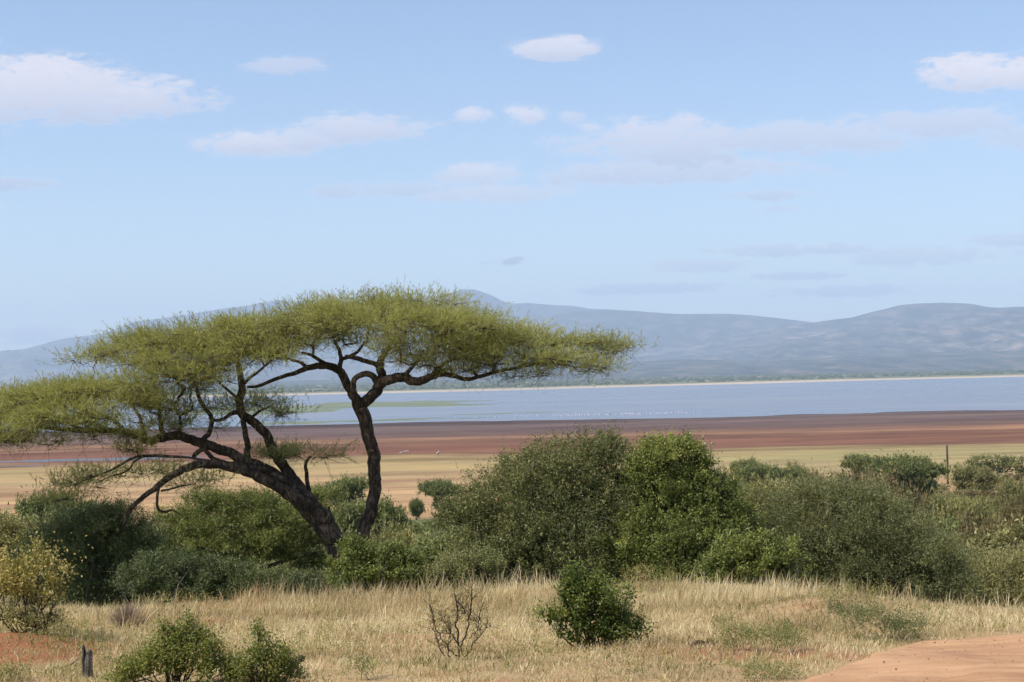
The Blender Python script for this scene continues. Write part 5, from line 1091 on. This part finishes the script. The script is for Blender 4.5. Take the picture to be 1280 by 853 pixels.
animal(502, 569, .2, True, 'pale grazing animal, left one of the pair on the red-brown flats', 1.1)
animal(509, 568, 3.0, True, 'pale grazing animal, right one of the pair on the red-brown flats', 1.2)
animal(547, 570, 1.2, False, 'pale animal standing alone right of the grazing pair on the flats', 1.2)
animal(881, 558, 1.8, False, 'pale animal standing on the flats above the bright green bush', 1.2)
animal(890, 557, .4, True, 'pale animal grazing beside the one above the bright green bush', 1.0)

# ------------------------------------------------------------------ wading birds in the shallows
m, t, b = material('bird_feathers'); b.inputs['Base Color'].default_value = (.85, .70, .68, 1)
R = np.random.default_rng(66); bag = Bag()
def bird(p, a, s):
    c_, s_ = math.cos(a), math.sin(a); rot = lambda q: np.array(q) @ np.array([[c_, s_, 0], [-s_, c_, 0], [0, 0, 1]]) * s + p
    V, Q, T = tube(rot([[-.35, 0, .72], [-.2, 0, .80], [0, 0, .84], [.2, 0, .86], [.3, 0, .92]]), np.array([.02, .12, .17, .13, .05]) * s, 6); bag.add(V, Q, T)
    V, Q, T = tube(rot([[.28, 0, .9], [.40, 0, 1.1], [.34, 0, 1.3], [.42, 0, 1.42], [.52, 0, 1.36]]), np.array([.05, .04, .035, .05, .02]) * s, 5); bag.add(V, Q, T)
    for y_ in (-.05, .05):
        V, Q, T = tube(rot([[0, y_, .75], [.02, y_, .35], [0, y_, -.2]]), np.array([.03, .02, .02]) * s, 4); bag.add(V, Q, T)
for q in range(170):
    px = 690 + 170 * R.uniform() if R.uniform() < .75 else R.uniform(560, 900)
    px += 0; py = 521.5 - (px - 700) * .022 - abs(R.normal(0, 1.0)); p = lakept(px, py)
    bird(p + np.array([0, 0, .1]), R.uniform(0, 6.28), R.uniform(1.0, 1.5))
link('wading_birds', bag.mesh('wading_birds', m), kind='stuff', label='scattered flock of pale pink wading birds in the shallows')

# ------------------------------------------------------------------ the haze
m = bpy.data.materials.new('haze_air'); m.use_nodes = True; nt = m.node_tree; nt.nodes.clear()
o = nt.nodes.new('ShaderNodeOutputMaterial'); v = nt.nodes.new('ShaderNodeVolumePrincipled')
v.inputs['Color'].default_value = (0.63, 0.79, 1.0, 1); v.inputs['Density'].default_value = 3.7e-5; v.inputs['Anisotropy'].default_value = 0.0
nt.links.new(v.outputs[0], o.inputs['Volume'])
X1, Y0_, Y1, Z0, Z1 = 34000, -4200, 46000, -6, 2150
Vh = np.array([[sx * X1, yy_, zz_] for zz_ in (Z0, Z1) for yy_ in (Y0_, Y1) for sx in (-1, 1)], float)
Qh = [[0, 2, 3, 1], [4, 5, 7, 6], [0, 1, 5, 4], [2, 6, 7, 3], [0, 4, 6, 2], [1, 3, 7, 5]]
link('haze', mesh_from('haze', Vh, [Qh], mat=m), kind='stuff', label='pale blue haze over the lake basin')
